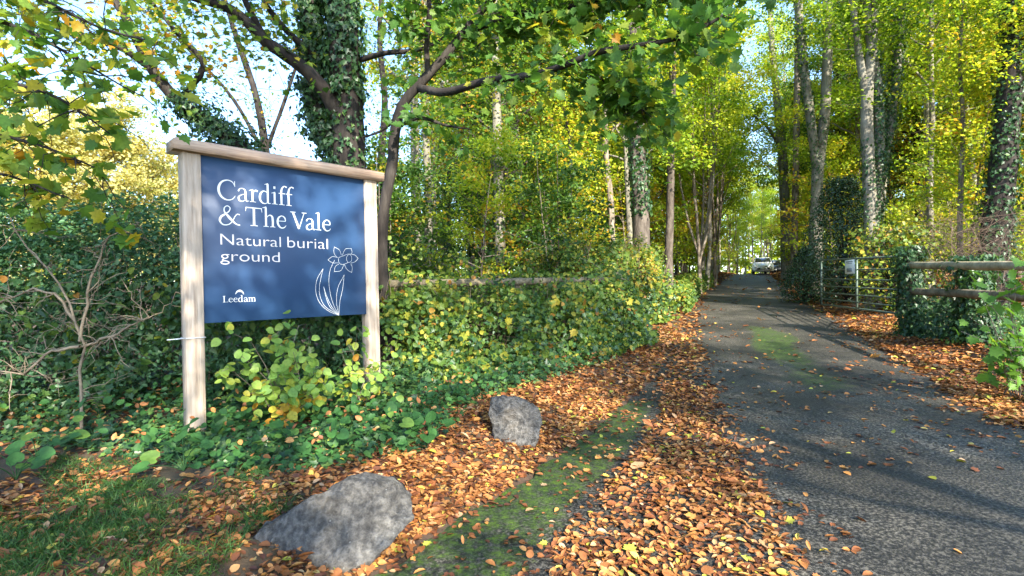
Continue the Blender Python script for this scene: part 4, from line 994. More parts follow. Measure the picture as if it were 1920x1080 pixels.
# holly by the gate
def shrub(name, label, cat, base, prof_r, Ht, n, tm, size, mat, tone, seed, bark=M_BARKD, ntw=90, spread=.55, shell=.7):
    rng = np.random.default_rng(seed); t = thing(name, label, cat, base)
    u = rng.random(n) ** .85; a = rng.uniform(0, 6.283, n)
    R = np.interp(u, np.linspace(0, 1, len(prof_r)), prof_r) * (1 + .16 * np.sin(3 * a + 7 * u) + .12 * np.sin(5 * a - 13 * u + 1))
    rr = np.where(rng.random(n) < shell, 1 - np.abs(rng.normal(size=n)) * .16, np.sqrt(rng.random(n)))
    C = np.stack([np.cos(a) * R * rr, np.sin(a) * R * rr, .05 + u * Ht + rng.normal(size=n) * .06], 1)
    N = unit(np.stack([np.cos(a) * .6, np.sin(a) * .6, np.full(n, .6)], 1) + rng.normal(size=(n, 3)) * spread)
    m = MB(); leaf_batch(m, tm, C, N, size * rng.uniform(.6, 1.3, n), np.clip(tone + .2 * rng.normal(size=n), 0, 1), rng=rng); m.build('foliage', mat, t)
    m = MB()
    for k in range(ntw):
        a = rng.uniform(0, 6.283); u = rng.random(); R = np.interp(u, np.linspace(0, 1, len(prof_r)), prof_r) * rng.uniform(.5, 1.05)
        tube(m, smooth_path([(0, 0, max(0, u * Ht * .3 - .1)), (math.cos(a) * R * .4, math.sin(a) * R * .4, u * Ht * .7), (math.cos(a) * R, math.sin(a) * R, u * Ht)], 6), np.linspace(.018, .004, 6), 4, cap=False, rng=rng)
    m.build('branch', bark, t)
    return t
q = P(1585, 560, 17.4); shrub('holly_bush', 'tall dark glossy holly bush at the far end of the metal gate', 'bush', gnd(q[0], 17.4, -.03), [1.0, 1.5, 1.45, 1.1, .75, .35], 4.2, 9000, SPIKY, .10, M_HOLLY, .62, 71, shell=.4)
q = P(1512, 540, 19.5); shrub('holly_bush', 'smaller dark holly bush behind the tall one, nearer the lane', 'bush', gnd(q[0], 19.5, -.03), [.7, 1.0, .8, .4, .15], 2.0, 5000, SPIKY, .085, M_HOLLY, .55, 72)
q = P(1690, 520, 14); shrub('laurel_bush', 'loose yellow green bush behind the metal gate', 'bush', gnd(q[0], 14.2, -.03), [.6, 1.1, 1.3, 1.1, .9], 2.3, 2600, BROAD, .09, M_BRAM, .62, 73, shell=.1)

# bare shrub stems in front of the hawthorn hedge at the left
def bare_shrub(name, label, base, seeds, stems, mat, r=.02, seed=1, sub=9, ln=.5):
    rng = np.random.default_rng(seed); t = thing(name, label, 'shrub', base); m = MB()
    for p in stems:
        q = smooth_path(A(p) - A(base), 12); q[1:-1] += rng.normal(size=(10, 3)) * .012
        tube(m, q, np.linspace(r, r * .35, 12), 6, cap=False, rng=rng)
        for k in range(sub):
            i = rng.integers(2, 12); d = unit(rng.normal(size=3) * A([1, .6, .8])) * ln * rng.uniform(.4, 1.2)
            s = np.linspace(0, 1, 6)[:, None]; w = q[i] + d * s + rng.normal(size=(6, 3)) * .02 * s * 2
            tube(m, w, np.linspace(r * .4, r * .12, 6), 4, cap=False, rng=rng)
            for z in range(2):
                d2 = unit(d + rng.normal(size=3) * .4) * ln * .45; j = rng.integers(2, 6)
                tube(m, w[j] + d2 * np.linspace(0, 1, 4)[:, None] + rng.normal(size=(4, 3)) * .012, np.linspace(r * .2, r * .08, 4), 3, cap=False, rng=rng)
    m.build('stem', mat, t)
    return t
b = G(155, 690)
Yb = 4.75
bare_shrub('bare_shrub', 'leafless pale branching shrub in front of the dark hedge at the left', gnd(P(150, 690, Yb)[0], Yb, -.03), 0,
           [[gnd(P(150, 690, Yb)[0], Yb, -.03), P(150, 640, Yb), P(140, 590, Yb), P(100, 520, Yb), P(40, 455, Yb), P(15, 395, Yb)],
            [P(150, 640, Yb), P(160, 590, Yb), P(172, 520, Yb), P(205, 450, Yb), P(250, 420, Yb)], [P(140, 600, Yb), P(90, 545, Yb), P(20, 560, Yb), P(-40, 600, Yb)], [P(150, 650, Yb), P(90, 660, Yb), P(40, 700, Yb), P(-30, 680, Yb)], [P(155, 650, Yb), P(230, 620, Yb), P(290, 590, Yb)]], M_TWIG, r=.015, seed=3, sub=16, ln=.40)
q = P(1835, 470, 9.6)
rng = np.random.default_rng(9)
bb = gnd(q[0], 9.6)
bare_shrub('dead_bramble', 'brown tangle of dead stems behind the log rail at the right', bb, 0,
           [[bb + A([rng.normal() * .25, rng.normal() * .2, 0]), bb + A([rng.normal() * .4, rng.normal() * .3, 1.1]), bb + A([rng.normal() * .55, rng.normal() * .4, 1.6 + .8 * rng.random()]), bb + A([rng.normal() * .8, rng.normal() * .4, 1.3 + .8 * rng.random()])] for k in range(24)], M_DEAD, r=.007, seed=4, sub=16, ln=.5)
q = P(830, 640, 8.0)
bb = gnd(q[0], 8.0)
bare_shrub('dead_bramble', 'loose brown bramble stems arching out of the hedge foot near the right sign post', bb, 0,
           [[bb + A([rng.normal() * .5, rng.normal() * .2, 0]), bb + A([rng.normal() * .8, -.2 + rng.normal() * .2, .6]), bb + A([rng.normal() * 1.0, -.5, .5]), bb + A([rng.normal() * 1.2, -.7, .15])] for k in range(16)], M_DEAD, r=.005, seed=6, sub=7, ln=.4)

# round-leaved shrub under the board
def leafy_shrub(name, label, cat, base, ends, tm, size, n, mat, tone, seed, r=.007, sig=.05, bark=M_BARKB, bias=(.25, -.55, .65), stalk=False, tonef=None):
    rng = np.random.default_rng(seed); t = thing(name, label, cat, base); m = MB(); an = []
    for e in ends:
        e = A(e) - A(base); s = smooth_path([(rng.normal() * .05, rng.normal() * .05, 0), e * A([.45, .45, .62]) + rng.normal(size=3) * .04, e], 9)
        tube(m, s, np.linspace(r, r * .3, 9), 5, cap=False, rng=rng)
        an += [s[i] for i in (4, 5, 6, 7, 8, 8)]
        for k in range(4):
            j = rng.integers(3, 9); d = unit(rng.normal(size=3) * A([1, .8, .7]) + A([0, 0, .1])) * rng.uniform(.12, .3)
            w = s[j] + d * np.linspace(0, 1, 4)[:, None]; tube(m, w, np.linspace(r * .45, r * .2, 4), 4, cap=False, rng=rng); an += [w[1], w[2], w[3], w[3]]
    an = A(an); i = rng.integers(len(an), size=n); C = an[i] + rng.normal(size=(n, 3)) * sig
    C[:, 2] = np.maximum(C[:, 2], .02)
    tn = np.clip(tone + .16 * rng.normal(size=n) + (tonef(C) if tonef else 0), 0, 1)
    m.build('stem', bark, t)
    m = MB(); leaf_batch(m, tm, C, rand_normals(n, bias, .45, rng), size * rng.uniform(.6, 1.2, n), tn, D=rng.normal(size=(n, 3)) + A([0, 0, -.5]), rng=rng); m.build('foliage', mat, t)
    return t
bs = gnd(P(545, 770, 4.95)[0], 4.95)
leafy_shrub('dogwood_shrub', 'round leaved green and yellow shrub growing under the blue board', 'shrub', bs,
            [P(450, 665, 4.75), P(430, 690, 4.7), P(470, 640, 4.8), P(520, 625, 4.9), P(560, 610, 5.0), P(500, 690, 4.7), P(550, 660, 4.75), P(590, 680, 4.8), P(560, 720, 4.7), P(600, 740, 4.8), P(610, 710, 4.8), P(480, 720, 4.65), P(580, 640, 5.0), P(530, 700, 4.6)],
            BROAD, .092, 380, M_ROUND, .62, 81, tonef=lambda C: np.where(C[:, 2] < .35, .25, 0))
bs2 = gnd(P(668, 770, 5.35)[0], 5.35)
leafy_shrub('dogwood_shrub', 'small round leaved shrub climbing the right sign post', 'shrub', bs2,
            [P(640, 660, 5.3), P(670, 625, 5.4), P(690, 640, 5.4), P(700, 680, 5.45), P(655, 700, 5.2), P(690, 720, 5.4), P(640, 730, 5.2), P(672, 690, 5.3)], BROAD, .085, 130, M_ROUND, .62, 82)
# young sycamore at the right edge
bs3 = gnd(P(1905, 640, 6.0)[0], 6.0)
leafy_shrub('sycamore_sapling', 'young sycamore with large bright green leaves at the right edge below the log rail', 'sapling', bs3,
            [P(1830, 535, 5.9), P(1850, 515, 6), P(1880, 520, 5.8), P(1905, 540, 5.8), P(1860, 575, 5.7), P(1895, 590, 5.6), P(1930, 520, 5.8), P(1960, 560, 5.7), P(1850, 640, 5.6), P(1905, 640, 5.5), P(1940, 650, 5.5), P(1870, 670, 5.6), P(1910, 680, 5.4), P(1880, 620, 5.5)],
            MAPLE, .145, 150, leaf_mat('sapling_leaves', [(0, (.06, .16, .025)), (.6, (.14, .28, .035)), (1, (.38, .40, .04))], .45, obj_var=0), .45, 83, r=.008)

# ------------------------------------------------------------------ rails, posts, gate
def rail(name, a, b, r, parent, mat=M_LOG, seed=1):
    rng = np.random.default_rng(seed); a, b = A(a), A(b)
    s = np.linspace(0, 1, 14)[:, None]; p = a + (b - a) * s + rng.normal(size=(14, 3)) * r * .06
    m = MB(); tube(m, p, r * (1 + .05 * rng.normal(size=14)), 12, rough=.015, rng=rng)
    return m.build(name, mat, parent, smooth=True)
def fence_(label, posts, rails, r, pr, hts, group=None, mat=M_LOG):
    b = A([*posts[0][:2], float(H(*posts[0][:2]))]); t = thing('rail_fence', label, 'fence', b, group=group)
    for k, (x, y) in enumerate(posts):
        g = float(H(x, y)); m = MB(); tube(m, A([(x, y, g - .3), (x, y, g + hts[k] * .5), (x, y, g + hts[k])]) - b, [pr, pr, pr * .97], 12, rough=.02); m.build('post', mat, t, smooth=True)
    for k, (a, c) in enumerate(rails): rail('rail', A(a) - b, A(c) - b, r, t, mat=mat if k == 0 else M_LOGD, seed=k + 3)  # lower rails take the darker copy, shade put into their colour
    return t
ra, rb = P(690, 533, 7.0), P(1170, 524, 10.6)
la, lb = P(690, 604, 7.0), P(1170, 572, 10.6)
dirn = unit(rb - ra); off = A([dirn[1], -dirn[0], 0]) * -.1
fence_('weathered round wooden rail fence half hidden in the bramble hedge', [tuple((ra + (rb - ra) * f + off)[:2]) for f in (.02, .5, .99)], [(ra, rb), (la, lb)], .058, .075, [1.25, 1.3, 1.35], mat=M_LOGD)
p1, p2 = P(1706, 530, 10.6), P(1828, 540, 8.9)
r0a, r0b = P(1702, 497, 10.5), P(2060, 501, 6.2)
r1a, r1b = P(1706, 546, 10.5), P(2060, 562, 6.2)
fence_('thick round log rail fence between ivy covered posts at the right', [tuple(p1[:2]), tuple(p2[:2]), (r0b[0], r0b[1] + .12)], [(r0a, r0b), (r1a, r1b)], .072, .085, [1.28, 1.25, 1.2])
def ivy_post(label, p, zt, n, wr, seed):
    rng = np.random.default_rng(seed); g = float(H(p[0], p[1])); pts = A([(0, 0, -.05), (0, 0, (zt - g) * .5), (0, 0, zt - g)])
    t = thing('ivy_plant', label, 'ivy', (p[0], p[1], g)); m = MB(); ivy_coat(m, pts, [wr * 1.15, wr * .8, wr], n, rng, .075, sag=wr * .55); m.build('foliage', M_IVY, t)
    m = MB()
    for k in range(9):
        a = k * .7; tube(m, [(math.cos(a + z) * .1, math.sin(a + z) * .1, z * (zt - g)) for z in np.linspace(0, 1, 8)], .008, 4)
    m.build('stem', M_BARKD, t)
ivy_post('column of dark ivy smothering the gate post', p1, P(1706, 462, 10.6)[2], 2600, .16, 5)
ivy_post('mound of dark ivy on the second post of the log rail fence', p2, P(1828, 478, 8.9)[2], 2400, .18, 6)
rng = np.random.default_rng(17)
t = thing('ivy_plant', 'curtain of dark ivy hanging below the log rails between the two ivy posts', 'ivy', (float((p1 + p2)[0] / 2), float((p1 + p2)[1] / 2), float(H((p1 + p2)[0] / 2, (p1 + p2)[1] / 2))))
n = 1700; f = rng.random(n); C = p1 + (p2 - p1) * f[:, None] + rng.normal(size=(n, 3)) * A([.1, .1, 0]); C[:, 2] = H(C[:, 0], C[:, 1]) + rng.random(n) ** 1.4 * 1.05 * (.75 + .25 * np.sin(f * 14))
m = MB(); leaf_batch(m, IVY, local(t, C), rand_normals(n, (-.4, -.7, .4), .5, rng), .075 * rng.uniform(.6, 1.3, n), np.clip(.4 + .2 * rng.normal(size=n), 0, 1), D=A([0, 0, -1.]) + rng.normal(size=(n, 3)) * .6, rng=rng); m.build('foliage', M_IVY, t)
# gate: seven tubes, end stiles, a middle stile and a brace
M_STEEL = noise_mat('green_grey_steel', [(.3, (.05, .075, .055)), (.6, (.12, .16, .12)), (.8, (.20, .24, .19))], 5, rough=.5, bump=.1, metallic=.3, spec=.5)
ga, gb = P(1684, 588, 10.9), P(1540, 556, 15.6)
gb[2] = ga[2] + .02
ta, tb = P(1684, 481, 10.9), P(1540, 488, 15.6)
gate = thing('field_gate', 'open grey metal field gate of seven bars beside the lane', 'gate', (ga[0], ga[1], float(H(ga[0], ga[1]))))
zs = [0, .13, .27, .42, .58, .78, 1.0]
for z in zs:
    m = MB(); tube(m, local(gate, [ga + (ta - ga) * z, (ga + (ta - ga) * z + gb + (tb - gb) * z) / 2, gb + (tb - gb) * z]), .017 if 0 < z < 1 else .024, 8); m.build('bar', M_STEEL, gate, smooth=True)
for f in (0.0, .45, 1.0):
    m = MB(); lo, hi = ga + (gb - ga) * f, ta + (tb - ta) * f; tube(m, local(gate, [lo - A([0, 0, .03]), (lo + hi) / 2, hi + A([0, 0, .03])]), .028, 8); m.build('stile', M_STEEL, gate, smooth=True)
m = MB(); tube(m, local(gate, [ga + (gb - ga) * .45 + A([-.02, -.02, 0]), ga * .55 + ta * .45, ta * .98 + ga * .02]), .016, 8); m.build('brace', M_STEEL, gate, smooth=True)
# notice on the gate
fN = .52
gd = unit(gb - ga); gn = unit(A([gd[1], -gd[0], 0])); gn = gn if gn @ A([0, -1, 0]) > -.2 else -gn
gn = -unit(A([gd[1], -gd[0], 0])) if (-unit(A([gd[1], -gd[0], 0])))[0] < 0 else unit(A([gd[1], -gd[0], 0]))
nc = (ta + (tb - ta) * fN) * .93 + (ga + (gb - ga) * fN) * .07 + gn * .04
note = thing('notice_sign', 'small white notice hung on the top bars of the metal gate', 'notice', nc, math.atan2(-gd[1], -gd[0]))
m = MB(); box(m, (-.30, -.012, -.30), (.30, .012, .06), bevel=.004)
sgn = -1
o_ = m.build('panel', M_WHITE, note)
M_GREY = plain('grey_print', (.25, .27, .28), .6)
m = MB()
for zz_, w_, h_ in [(.015, .22, .028), (-.03, .18, .016), (-.20, .17, .10)]:
    for sd in (-1, 1): box(m, (-w_, min(sd * .0125, sd * .015), zz_ - h_ / 2), (w_, max(sd * .0125, sd * .015), zz_ + h_ / 2))
m.build('print', M_GREY, o_)

# ------------------------------------------------------------------ cars
def car(label, loc, rz, paint, seed=0, glassm=None):
    t = thing('parked_car', label, 'car', loc, rz)
    # local: x across, -y is the front
    M_GL = plain('car_glass', (.02, .025, .03), .08, spec=.8); M_BLK = plain('black_trim', (.015, .015, .016), .5); M_TY = plain('tyre_rubber', (.02, .02, .02), .85); M_RIM = plain('alloy_rim', (.45, .45, .47), .3, .8); M_LT = plain('lamp_glass', (.75, .78, .8), .1, spec=.8); M_PL = plain('plate_white', (.8, .8, .75), .5)
    def loft(mb, secs):
        # sec: (y, [(halfwidth, z), ...]) bottom to top
        k = len(secs[0][1]); V = []
        for y_, s_ in secs:
            V += [(-w, y_, z) for w, z in s_] + [(w, y_, z) for w, z in s_[::-1]]
        n = 2 * k; Fs = [tuple(range(n)), tuple(range((len(secs) - 1) * n, len(secs) * n))[::-1]]
        for i in range(len(secs) - 1):
            for j in range(n): Fs.append((i * n + j, i * n + n + j, i * n + n + (j + 1) % n, i * n + (j + 1) % n))
        mb.faces(V, Fs)
    m = MB()
    loft(m, [(-1.92, [(.62, .28), (.66, .42), (.66, .55), (.60, .66)]), (-1.80, [(.76, .22), (.80, .42), (.78, .62), (.66, .76)]), (-1.5, [(.82, .20), (.84, .45), (.82, .72), (.70, .86)]),
             (-1.0, [(.83, .20), (.855, .48), (.84, .80), (.74, .95)]), (-.2, [(.83, .20), (.86, .5), (.85, .86), (.80, .96)]), (.9, [(.83, .20), (.86, .5), (.85, .90), (.78, 1.0)]), (1.6, [(.82, .24), (.84, .5), (.82, .9), (.74, 1.0)]), (1.9, [(.74, .3), (.78, .5), (.76, .86), (.66, .98)])])
    body = m.build('body', paint, t)
    m = MB(); loft(m, [(-.98, [(.75, .94), (.73, .96)]), (-.32, [(.72, .97), (.60, 1.44)]), (.2, [(.74, .97), (.62, 1.49)]), (.95, [(.74, .98), (.60, 1.46)]), (1.55, [(.70, .99), (.56, 1.33)]), (1.85, [(.68, .98), (.66, 1.0)])])
    m.build('cabin', paint, t)
    # glass, a few mm proud of the cabin
    def quad(name, q, mat, e=.006):
        q = A(q); nn = unit(np.cross(q[1] - q[0], q[3] - q[0])); mm = MB(); V = np.vstack([q + nn * e, q - nn * e]); mm.faces(V, [(0, 1, 2, 3), (7, 6, 5, 4), (0, 4, 5, 1), (1, 5, 6, 2), (2, 6, 7, 3), (3, 7, 4, 0)]); return mm.build(name, mat, t)
    quad('windscreen', [(-.66, -.90, 1.01), (.66, -.90, 1.01), (.555, -.39, 1.40), (-.555, -.39, 1.40)], M_GL)
    for s in (-1, 1):
        quad('side_window', [(s * .735, -.62, 1.0), (s * .74, .95, 1.01), (s * .61, .90, 1.40), (s * .625, -.30, 1.38)], M_GL)
        mm = MB(); box(mm, (min(s * .84, s * 1.0), -.72, .95), (max(s * .84, s * 1.0), -.58, 1.08), bevel=.03); mm.build('wing_mirror', paint, t)
        mm = MB(); mm.faces([(s * .38, -1.885, .60), (s * .62, -1.86, .58), (s * .76, -1.70, .66), (s * .70, -1.66, .76), (s * .44, -1.80, .72), (s * .40, -1.8, .60), (s * .72, -1.6, .64), (s * .64, -1.60, .74), (s * .44, -1.70, .70)], [(0, 1, 2, 3, 4), (0, 5, 8, 4), (1, 6, 2), (2, 6, 7, 3), (3, 7, 8, 4)]); mm.build('headlight', M_LT, t)
        mm = MB(); tube(mm, [(s * .60, -1.895, .37), (s * .60, -1.86, .37)], .06, 10); mm.build('fog_lamp', M_LT, t)
        for yy_ in (-1.22, 1.22):
            mm = MB(); tube(mm, [(s * .66, yy_, .30), (s * .70, yy_, .30), (s * .83, yy_, .30), (s * .865, yy_, .30)], [.27, .30, .30, .28], 20); w = mm.build('wheel', M_TY, t)
            mm = MB(); tube(mm, [(s * .80, yy_, .30), (s * .872, yy_, .30)], [.20, .19], 14); mm.build('rim', M_RIM, w)
    m = MB(); box(m, (-.50, -1.945, .36), (.50, -1.85, .50), bevel=.02); m.build('grille', M_BLK, t)
    m = MB(); box(m, (-.30, -1.935, .60), (.30, -1.83, .635), bevel=.01); m.build('grille', M_BLK, t)
    t.scale = (1.08,) * 3
    m = MB(); box(m, (-.26, -1.96, .40), (.26, -1.946, .51)); m.build('number_plate', M_PL, t)
    return t
cpos = P(1430, 515, 50)
cpos[2] = float(prof(cpos[1])) + .006
car('white small hatchback facing the viewer far down the lane', cpos, -.42, plain('white_car_paint', (.90, .90, .90), .25, spec=.6, coat=.6))
c2 = P(1450, 509, 58); c2[2] = float(prof(c2[1])) + .006
car('dark car mostly hidden behind the white hatchback', c2, -.45, plain('dark_car_paint', (.02, .025, .035), .25, spec=.6, coat=.6))

# ------------------------------------------------------------------ ground cover
def sample(poly, n, rng):
    lo, hi = poly.min(0), poly.max(0); out = np.zeros((0, 2))
    while len(out) < n:
        p = rng.uniform(lo, hi, (n * 2, 2)); p = p[inside(poly, p[:, 0], p[:, 1])]; out = np.vstack([out, p])
    return out[:n]
rng = np.random.default_rng(100)
IVY_POLY = gpoly([(-120, 810), (120, 850), (330, 870), (480, 880), (700, 860), (800, 800), (900, 760), (960, 735), (1130, 690), (1210, 640), (1215, 600), (1000, 640), (780, 660), (400, 690), (-120, 700)])
IVY2 = gpoly([(430, 900), (640, 880), (760, 860), (860, 800), (900, 740), (700, 720), (380, 780), (250, 860)])
m = MB()
for poly, n, hmax in [(IVY_POLY, 24000, .22), (IVY2, 2600, .10)]:
    p = sample(poly, n, rng); k = wave(p[:, 0], p[:, 1], 2.2, 5) > -.45 + .35 * rng.normal(size=n) * .5; p = p[k]; n = len(p)
    far = np.clip((p[:, 1] - 4) / 2.5, .25, 1) * np.where(p[:, 0] < -1.0, 1 + 1.6 * sstep((p[:, 1] - 4.6) / 1.2), 1)
    z = H(p[:, 0], p[:, 1]) + .01 + hmax * far * rng.random(n) ** 1.5 * (.7 + .5 * wave(p[:, 0], p[:, 1], 3, 1))
    leaf_batch(m, IVY, np.stack([p[:, 0], p[:, 1], z], 1), rand_normals(n, (.1, -.35, .9), .35, rng), .062 * rng.uniform(.6, 1.4, n), np.clip(.5 + .22 * rng.normal(size=n), 0, 1), rng=rng)
R_IVY = gpoly([(1690, 590), (1760, 610), (1830, 650), (1920, 690), (2080, 760), (2080, 640), (1920, 590), (1760, 570)])
p = sample(R_IVY, 3600, rng); n = len(p)
leaf_batch(m, IVY, np.stack([p[:, 0], p[:, 1], H(p[:, 0], p[:, 1]) + .01 + .22 * rng.random(n) ** 1.5], 1), rand_normals(n, (-.1, -.4, .8), .4, rng), .07 * rng.uniform(.6, 1.4, n), np.clip(.5 + .22 * rng.normal(size=n), 0, 1), rng=rng)
tag(m.build('ivy_ground_cover', M_IVY), 'dark ivy leaves carpeting the bank under the hedges', 'ground cover', kind='stuff')

# low nettles and herbs mixed in the bank
m = MB()
p = sample(IVY2, 1500, rng); n = len(p)
leaf_batch(m, BROAD, np.stack([p[:, 0], p[:, 1], H(p[:, 0], p[:, 1]) + .02 + .10 * rng.random(n)], 1), rand_normals(n, (.1, -.3, .9), .35, rng), .05 * rng.uniform(.6, 1.5, n), np.clip(.5 + .25 * rng.normal(size=n), 0, 1), rng=rng)
p = sample(IVY_POLY, 1700, rng); n = len(p)
leaf_batch(m, BROAD, np.stack([p[:, 0], p[:, 1], H(p[:, 0], p[:, 1]) + .05 + .28 * rng.random(n)], 1), rand_normals(n, (.1, -.4, .8), .4, rng), .055 * rng.uniform(.6, 1.5, n), np.clip(.55 + .25 * rng.normal(size=n), 0, 1), rng=rng)
tag(m.build('low_herbs', M_HEL), 'small fresh green herbs growing through the ivy on the bank', 'ground cover', kind='stuff')

# big round heliotrope leaves on stalks
HPX = [((405, 815), 'beside the foot of the left sign post'), ((450, 805), 'second right of the left sign post'), ((545, 850), 'in front of the round leaved shrub'), ((590, 790), 'under the yellow part of the round leaved shrub'), ((500, 800), 'midway between the two sign posts'), ((320, 860), 'just left of the foot of the left sign post'), ((345, 885), 'lowest, in front of the left sign post'),
       ((70, 870), 'near the left edge among fallen leaves'), ((700, 790), 'right of the foot of the right sign post'), ((800, 840), 'left of the small upright boulder'), ((735, 830), 'behind the long boulder'), ((30, 900), 'at the left edge of the verge'), ((620, 850), 'above the long boulder')]
for k, ((px, py), where) in enumerate(HPX):
    b = G(px, py); t = thing('heliotrope_plant', f'low plant with round green leaves {where}', 'plant', b, group='round leaved plants on the verge'); m = MB(); ml = MB()
    nn = rng.integers(5, 10)
    for j in range(nn):
        a = rng.uniform(0, 6.28); R = rng.uniform(.03, .22); hh = rng.uniform(.06, .20); e = A([math.cos(a) * R, math.sin(a) * R, hh])
        tube(m, smooth_path([(0, 0, 0), e * A([.5, .5, .8]), e], 6), .0035, 4, cap=False)
        leaf_batch(ml, HEART, [e], unit(A([.15, -.45, .8]) + rng.normal(size=3) * .3), rng.uniform(.065, .12), np.clip(.5 + .25 * rng.normal(), 0, 1), D=A([math.cos(a), math.sin(a), -.1]), rng=rng)
    m.build('stalk', M_HEL, t); ml.build('foliage', M_HEL, t)

# grass on the front verge
m = MB()
GP = gpoly([(-80, 960), (140, 900), (400, 905), (560, 890), (600, 930), (470, 1000), (420, 1075), (360, 1140), (-80, 1140)])
p = sample(GP, 26000, rng); k = wave(p[:, 0], p[:, 1], 2.4, 9) > .12 + .25 * rng.normal(size=len(p)); p = p[k]
p2_ = sample(gpoly([(60, 850), (400, 880), (640, 880), (600, 930), (100, 960)]), 4500, rng); k = wave(p2_[:, 0], p2_[:, 1], 3.0, 4) > .1; p = np.vstack([p, p2_[k]])
n = len(p)
BL = (A([(0, .035, 0), (0, -.035, 0), (.35, -.03, .12), (.35, .03, .12), (.7, .02, .10), (.7, -.02, .10), (1, 0, -.02)]), [(0, 1, 2, 3), (3, 2, 5, 4), (4, 5, 6)])
D = rng.normal(size=(n, 3)) * A([.75, .75, 0]) + A([0, 0, .65])
side = rng.normal(size=(n, 3)); N = unit(np.cross(D, side)); N = np.where(N[:, 2:3] < 0, -N, N)
leaf_batch(m, BL, np.stack([p[:, 0], p[:, 1], H(p[:, 0], p[:, 1]) - .003], 1), N, rng.uniform(.035, .085, n), np.clip(.45 + .2 * wave(p[:, 0], p[:, 1], 2, 2) + .2 * rng.normal(size=n), 0, 1), D=D, rng=rng)
tag(m.build('grass', M_GRASS), 'short green grass on the front of the verge', 'grass', kind='stuff')

# fallen leaves: litter, densest on the verges and in the band along the left of the lane
def dens(x, y):
    l, r, mm, bb = xl(y), xr(y), xm(y), xb(y)
    d = np.zeros(len(x))
    jag = .12 * wave(x * 2, y * 2, 2.2, 6)
    left = x < l - .02 + jag * .25
    d = np.where(left, 1.0, d)
    d = np.where((x >= mm + .06 + jag * .6) & (x < bb + jag * 1.4), np.clip(.62 + .4 * wave(x, y, 2.1, 11), .22, .95), d)
    d = np.where(~left & (x < mm + .06 + jag * .6), .05, d)
    d = np.where((x >= bb + jag * 1.4) & (x < r), .015 + .10 * np.exp(-(x - bb) / .18) + .25 * np.exp(-(r - x) / .25), d)
    d = np.where(x >= r - .15 + jag, 1.0, d)
    return d
LSPEC = [  # (x range, y range, count, size)
    ((-3.6, 1.9), (1.9, 4.0), 24000, .052), ((-5.2, 8.6), (4.0, 7.0), 58000, .057), ((-2.5, 14), (7.0, 13.0), 46000, .08), ((1.0, 26), (13, 26), 34000, .12), ((6, 44), (26, 62), 26000, .24)]
ex1 = gpoly([(380, 880), (640, 850), (760, 800), (690, 740), (380, 760)])
m = MB()
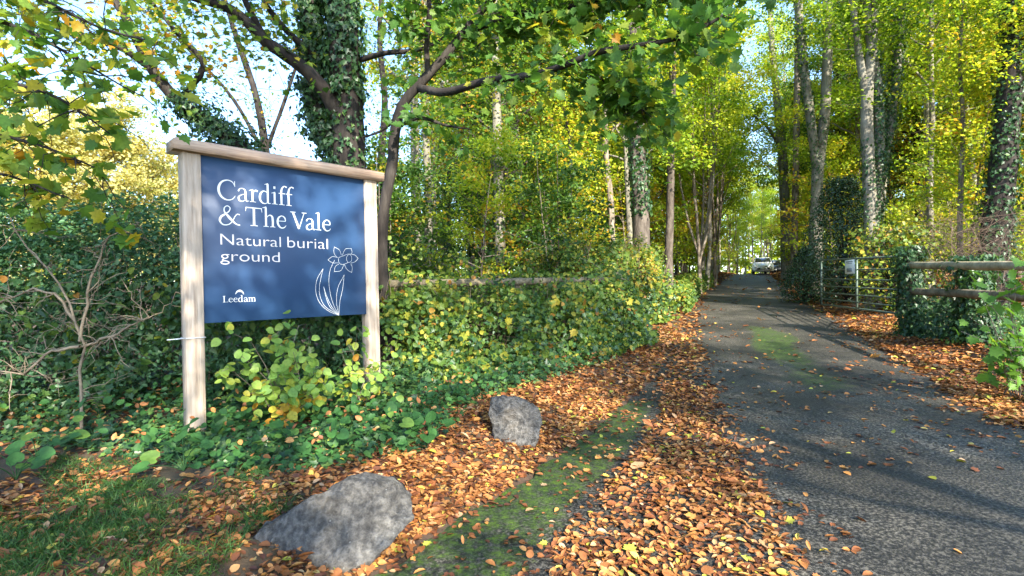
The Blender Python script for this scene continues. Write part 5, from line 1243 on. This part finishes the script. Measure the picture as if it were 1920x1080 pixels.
for (x0, x1), (y0, y1), n, size in LSPEC:
    x = rng.uniform(x0, x1, n); y = rng.uniform(y0, y1, n)
    d = dens(x, y)
    verge = x < xl(y) - .05
    # thinner among the grass and ivy at the left of the front verge
    dl = xl(y) - x
    fall = np.where(verge & (y < 8.5), np.clip(1.15 - .6 * np.maximum(dl - .5, 0), .16, 1), 1.0)
    fall = np.where(verge & (y < 3.9) & (x < -1.3), np.clip(.34 + .5 * wave(x, y, 3, 8), .10, 1), fall)
    d = d * fall * np.clip(.9 + .35 * wave(x, y, 2.6, 3), .3, 1)
    k = rng.random(n) < d; x, y, v = x[k], y[k], verge[k]; n = len(x)
    z = np.where((x > xl(y)) & (x < xr(y)), prof(y) + .008, H(x, y)) + .003 + rng.random(n) ** 2 * .022 * np.where((x > xb(y)) & (x < xr(y)), .15, 1)
    tone = np.clip(.47 + .25 * rng.normal(size=n) + .10 * wave(x, y, 1.5, 4), 0, 1)
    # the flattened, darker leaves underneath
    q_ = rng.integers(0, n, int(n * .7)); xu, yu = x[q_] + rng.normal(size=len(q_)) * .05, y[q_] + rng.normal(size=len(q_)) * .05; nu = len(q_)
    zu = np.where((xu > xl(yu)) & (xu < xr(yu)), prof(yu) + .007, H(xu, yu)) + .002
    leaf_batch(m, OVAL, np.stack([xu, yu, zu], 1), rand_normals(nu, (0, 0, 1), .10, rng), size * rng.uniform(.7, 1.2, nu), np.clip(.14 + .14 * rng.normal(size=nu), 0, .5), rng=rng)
    kind = rng.random(n); sz_ = size * np.exp(rng.normal(size=n) * .28) * .9
    for sel, tm_, k_ in [(kind < .62, OVAL, 1.0), ((kind >= .62) & (kind < .80), BROAD, .85), ((kind >= .80) & (kind < .94), CURL, 1.0), (kind >= .94, MAPLE, 1.0)]:
        if sel.sum(): leaf_batch(m, tm_, np.stack([x, y, z], 1)[sel], rand_normals(int(sel.sum()), (0, 0, 1), .30, rng), sz_[sel] * k_, tone[sel], rng=rng)
p = sample(np.vstack([IVY_POLY]), 1500, rng); n = len(p)
leaf_batch(m, OVAL, np.stack([p[:, 0], p[:, 1], H(p[:, 0], p[:, 1]) + .06 + .14 * rng.random(n)], 1), rand_normals(n, (.1, -.3, .9), .4, rng), .06 * rng.uniform(.6, 1.2, n), np.clip(.5 + .25 * rng.normal(size=n), 0, 1), rng=rng)
tag(m.build('leaf_litter', M_LITTER), 'carpet of orange and brown fallen leaves along both verges and the lane edge', 'fallen leaves', kind='stuff')

# single leaves lying on the open asphalt
protoL = {}
COLS = [('orange', .62), ('dark brown', .15), ('yellow', .98), ('pale tan', .86)]
for nm, tn in COLS:
    for q in range(2):
        m = MB(); leaf_batch(m, [OVAL, MAPLE][q] if nm != 'orange' else OVAL, [(-.5, 0, .02)], A([.05, .1, 1.0]), 1.0, tn, D=A([1., 0, 0])); protoL[(nm, q)] = m.mesh('fallen_leaf', M_LITTER)
for k in range(110):
    for _ in range(50):
        y = 2.2 + 9.5 * rng.random() ** 1.5; x = rng.uniform(xm(y) - .5, xr(y) - .2)
        if x < xl(y) + .15 or (xm(y) + .1 < x < xb(y) + .05): continue
        if -1 < x / y < 1.02: break
    nm, _t = COLS[rng.choice(4, p=[.45, .28, .12, .15])]
    o = bpy.data.objects.new('fallen_leaf', protoL[(nm, int(rng.integers(2)))]); COL.objects.link(o)
    o.location = (float(x), float(y), float(prof(y)) + .012); o.rotation_euler = (rng.normal() * .15, rng.normal() * .15, rng.uniform(0, 6.28)); s = float(rng.uniform(.045, .078)); o.scale = (s, s, s)
    mossy = x < xm(y) + .1
    where = 'on the mossy strip at the edge of the lane' if mossy else 'on the open dark asphalt'
    tag(o, f'single {nm} fallen leaf lying {where}', 'fallen leaf', f'{nm} leaves lying {where}')
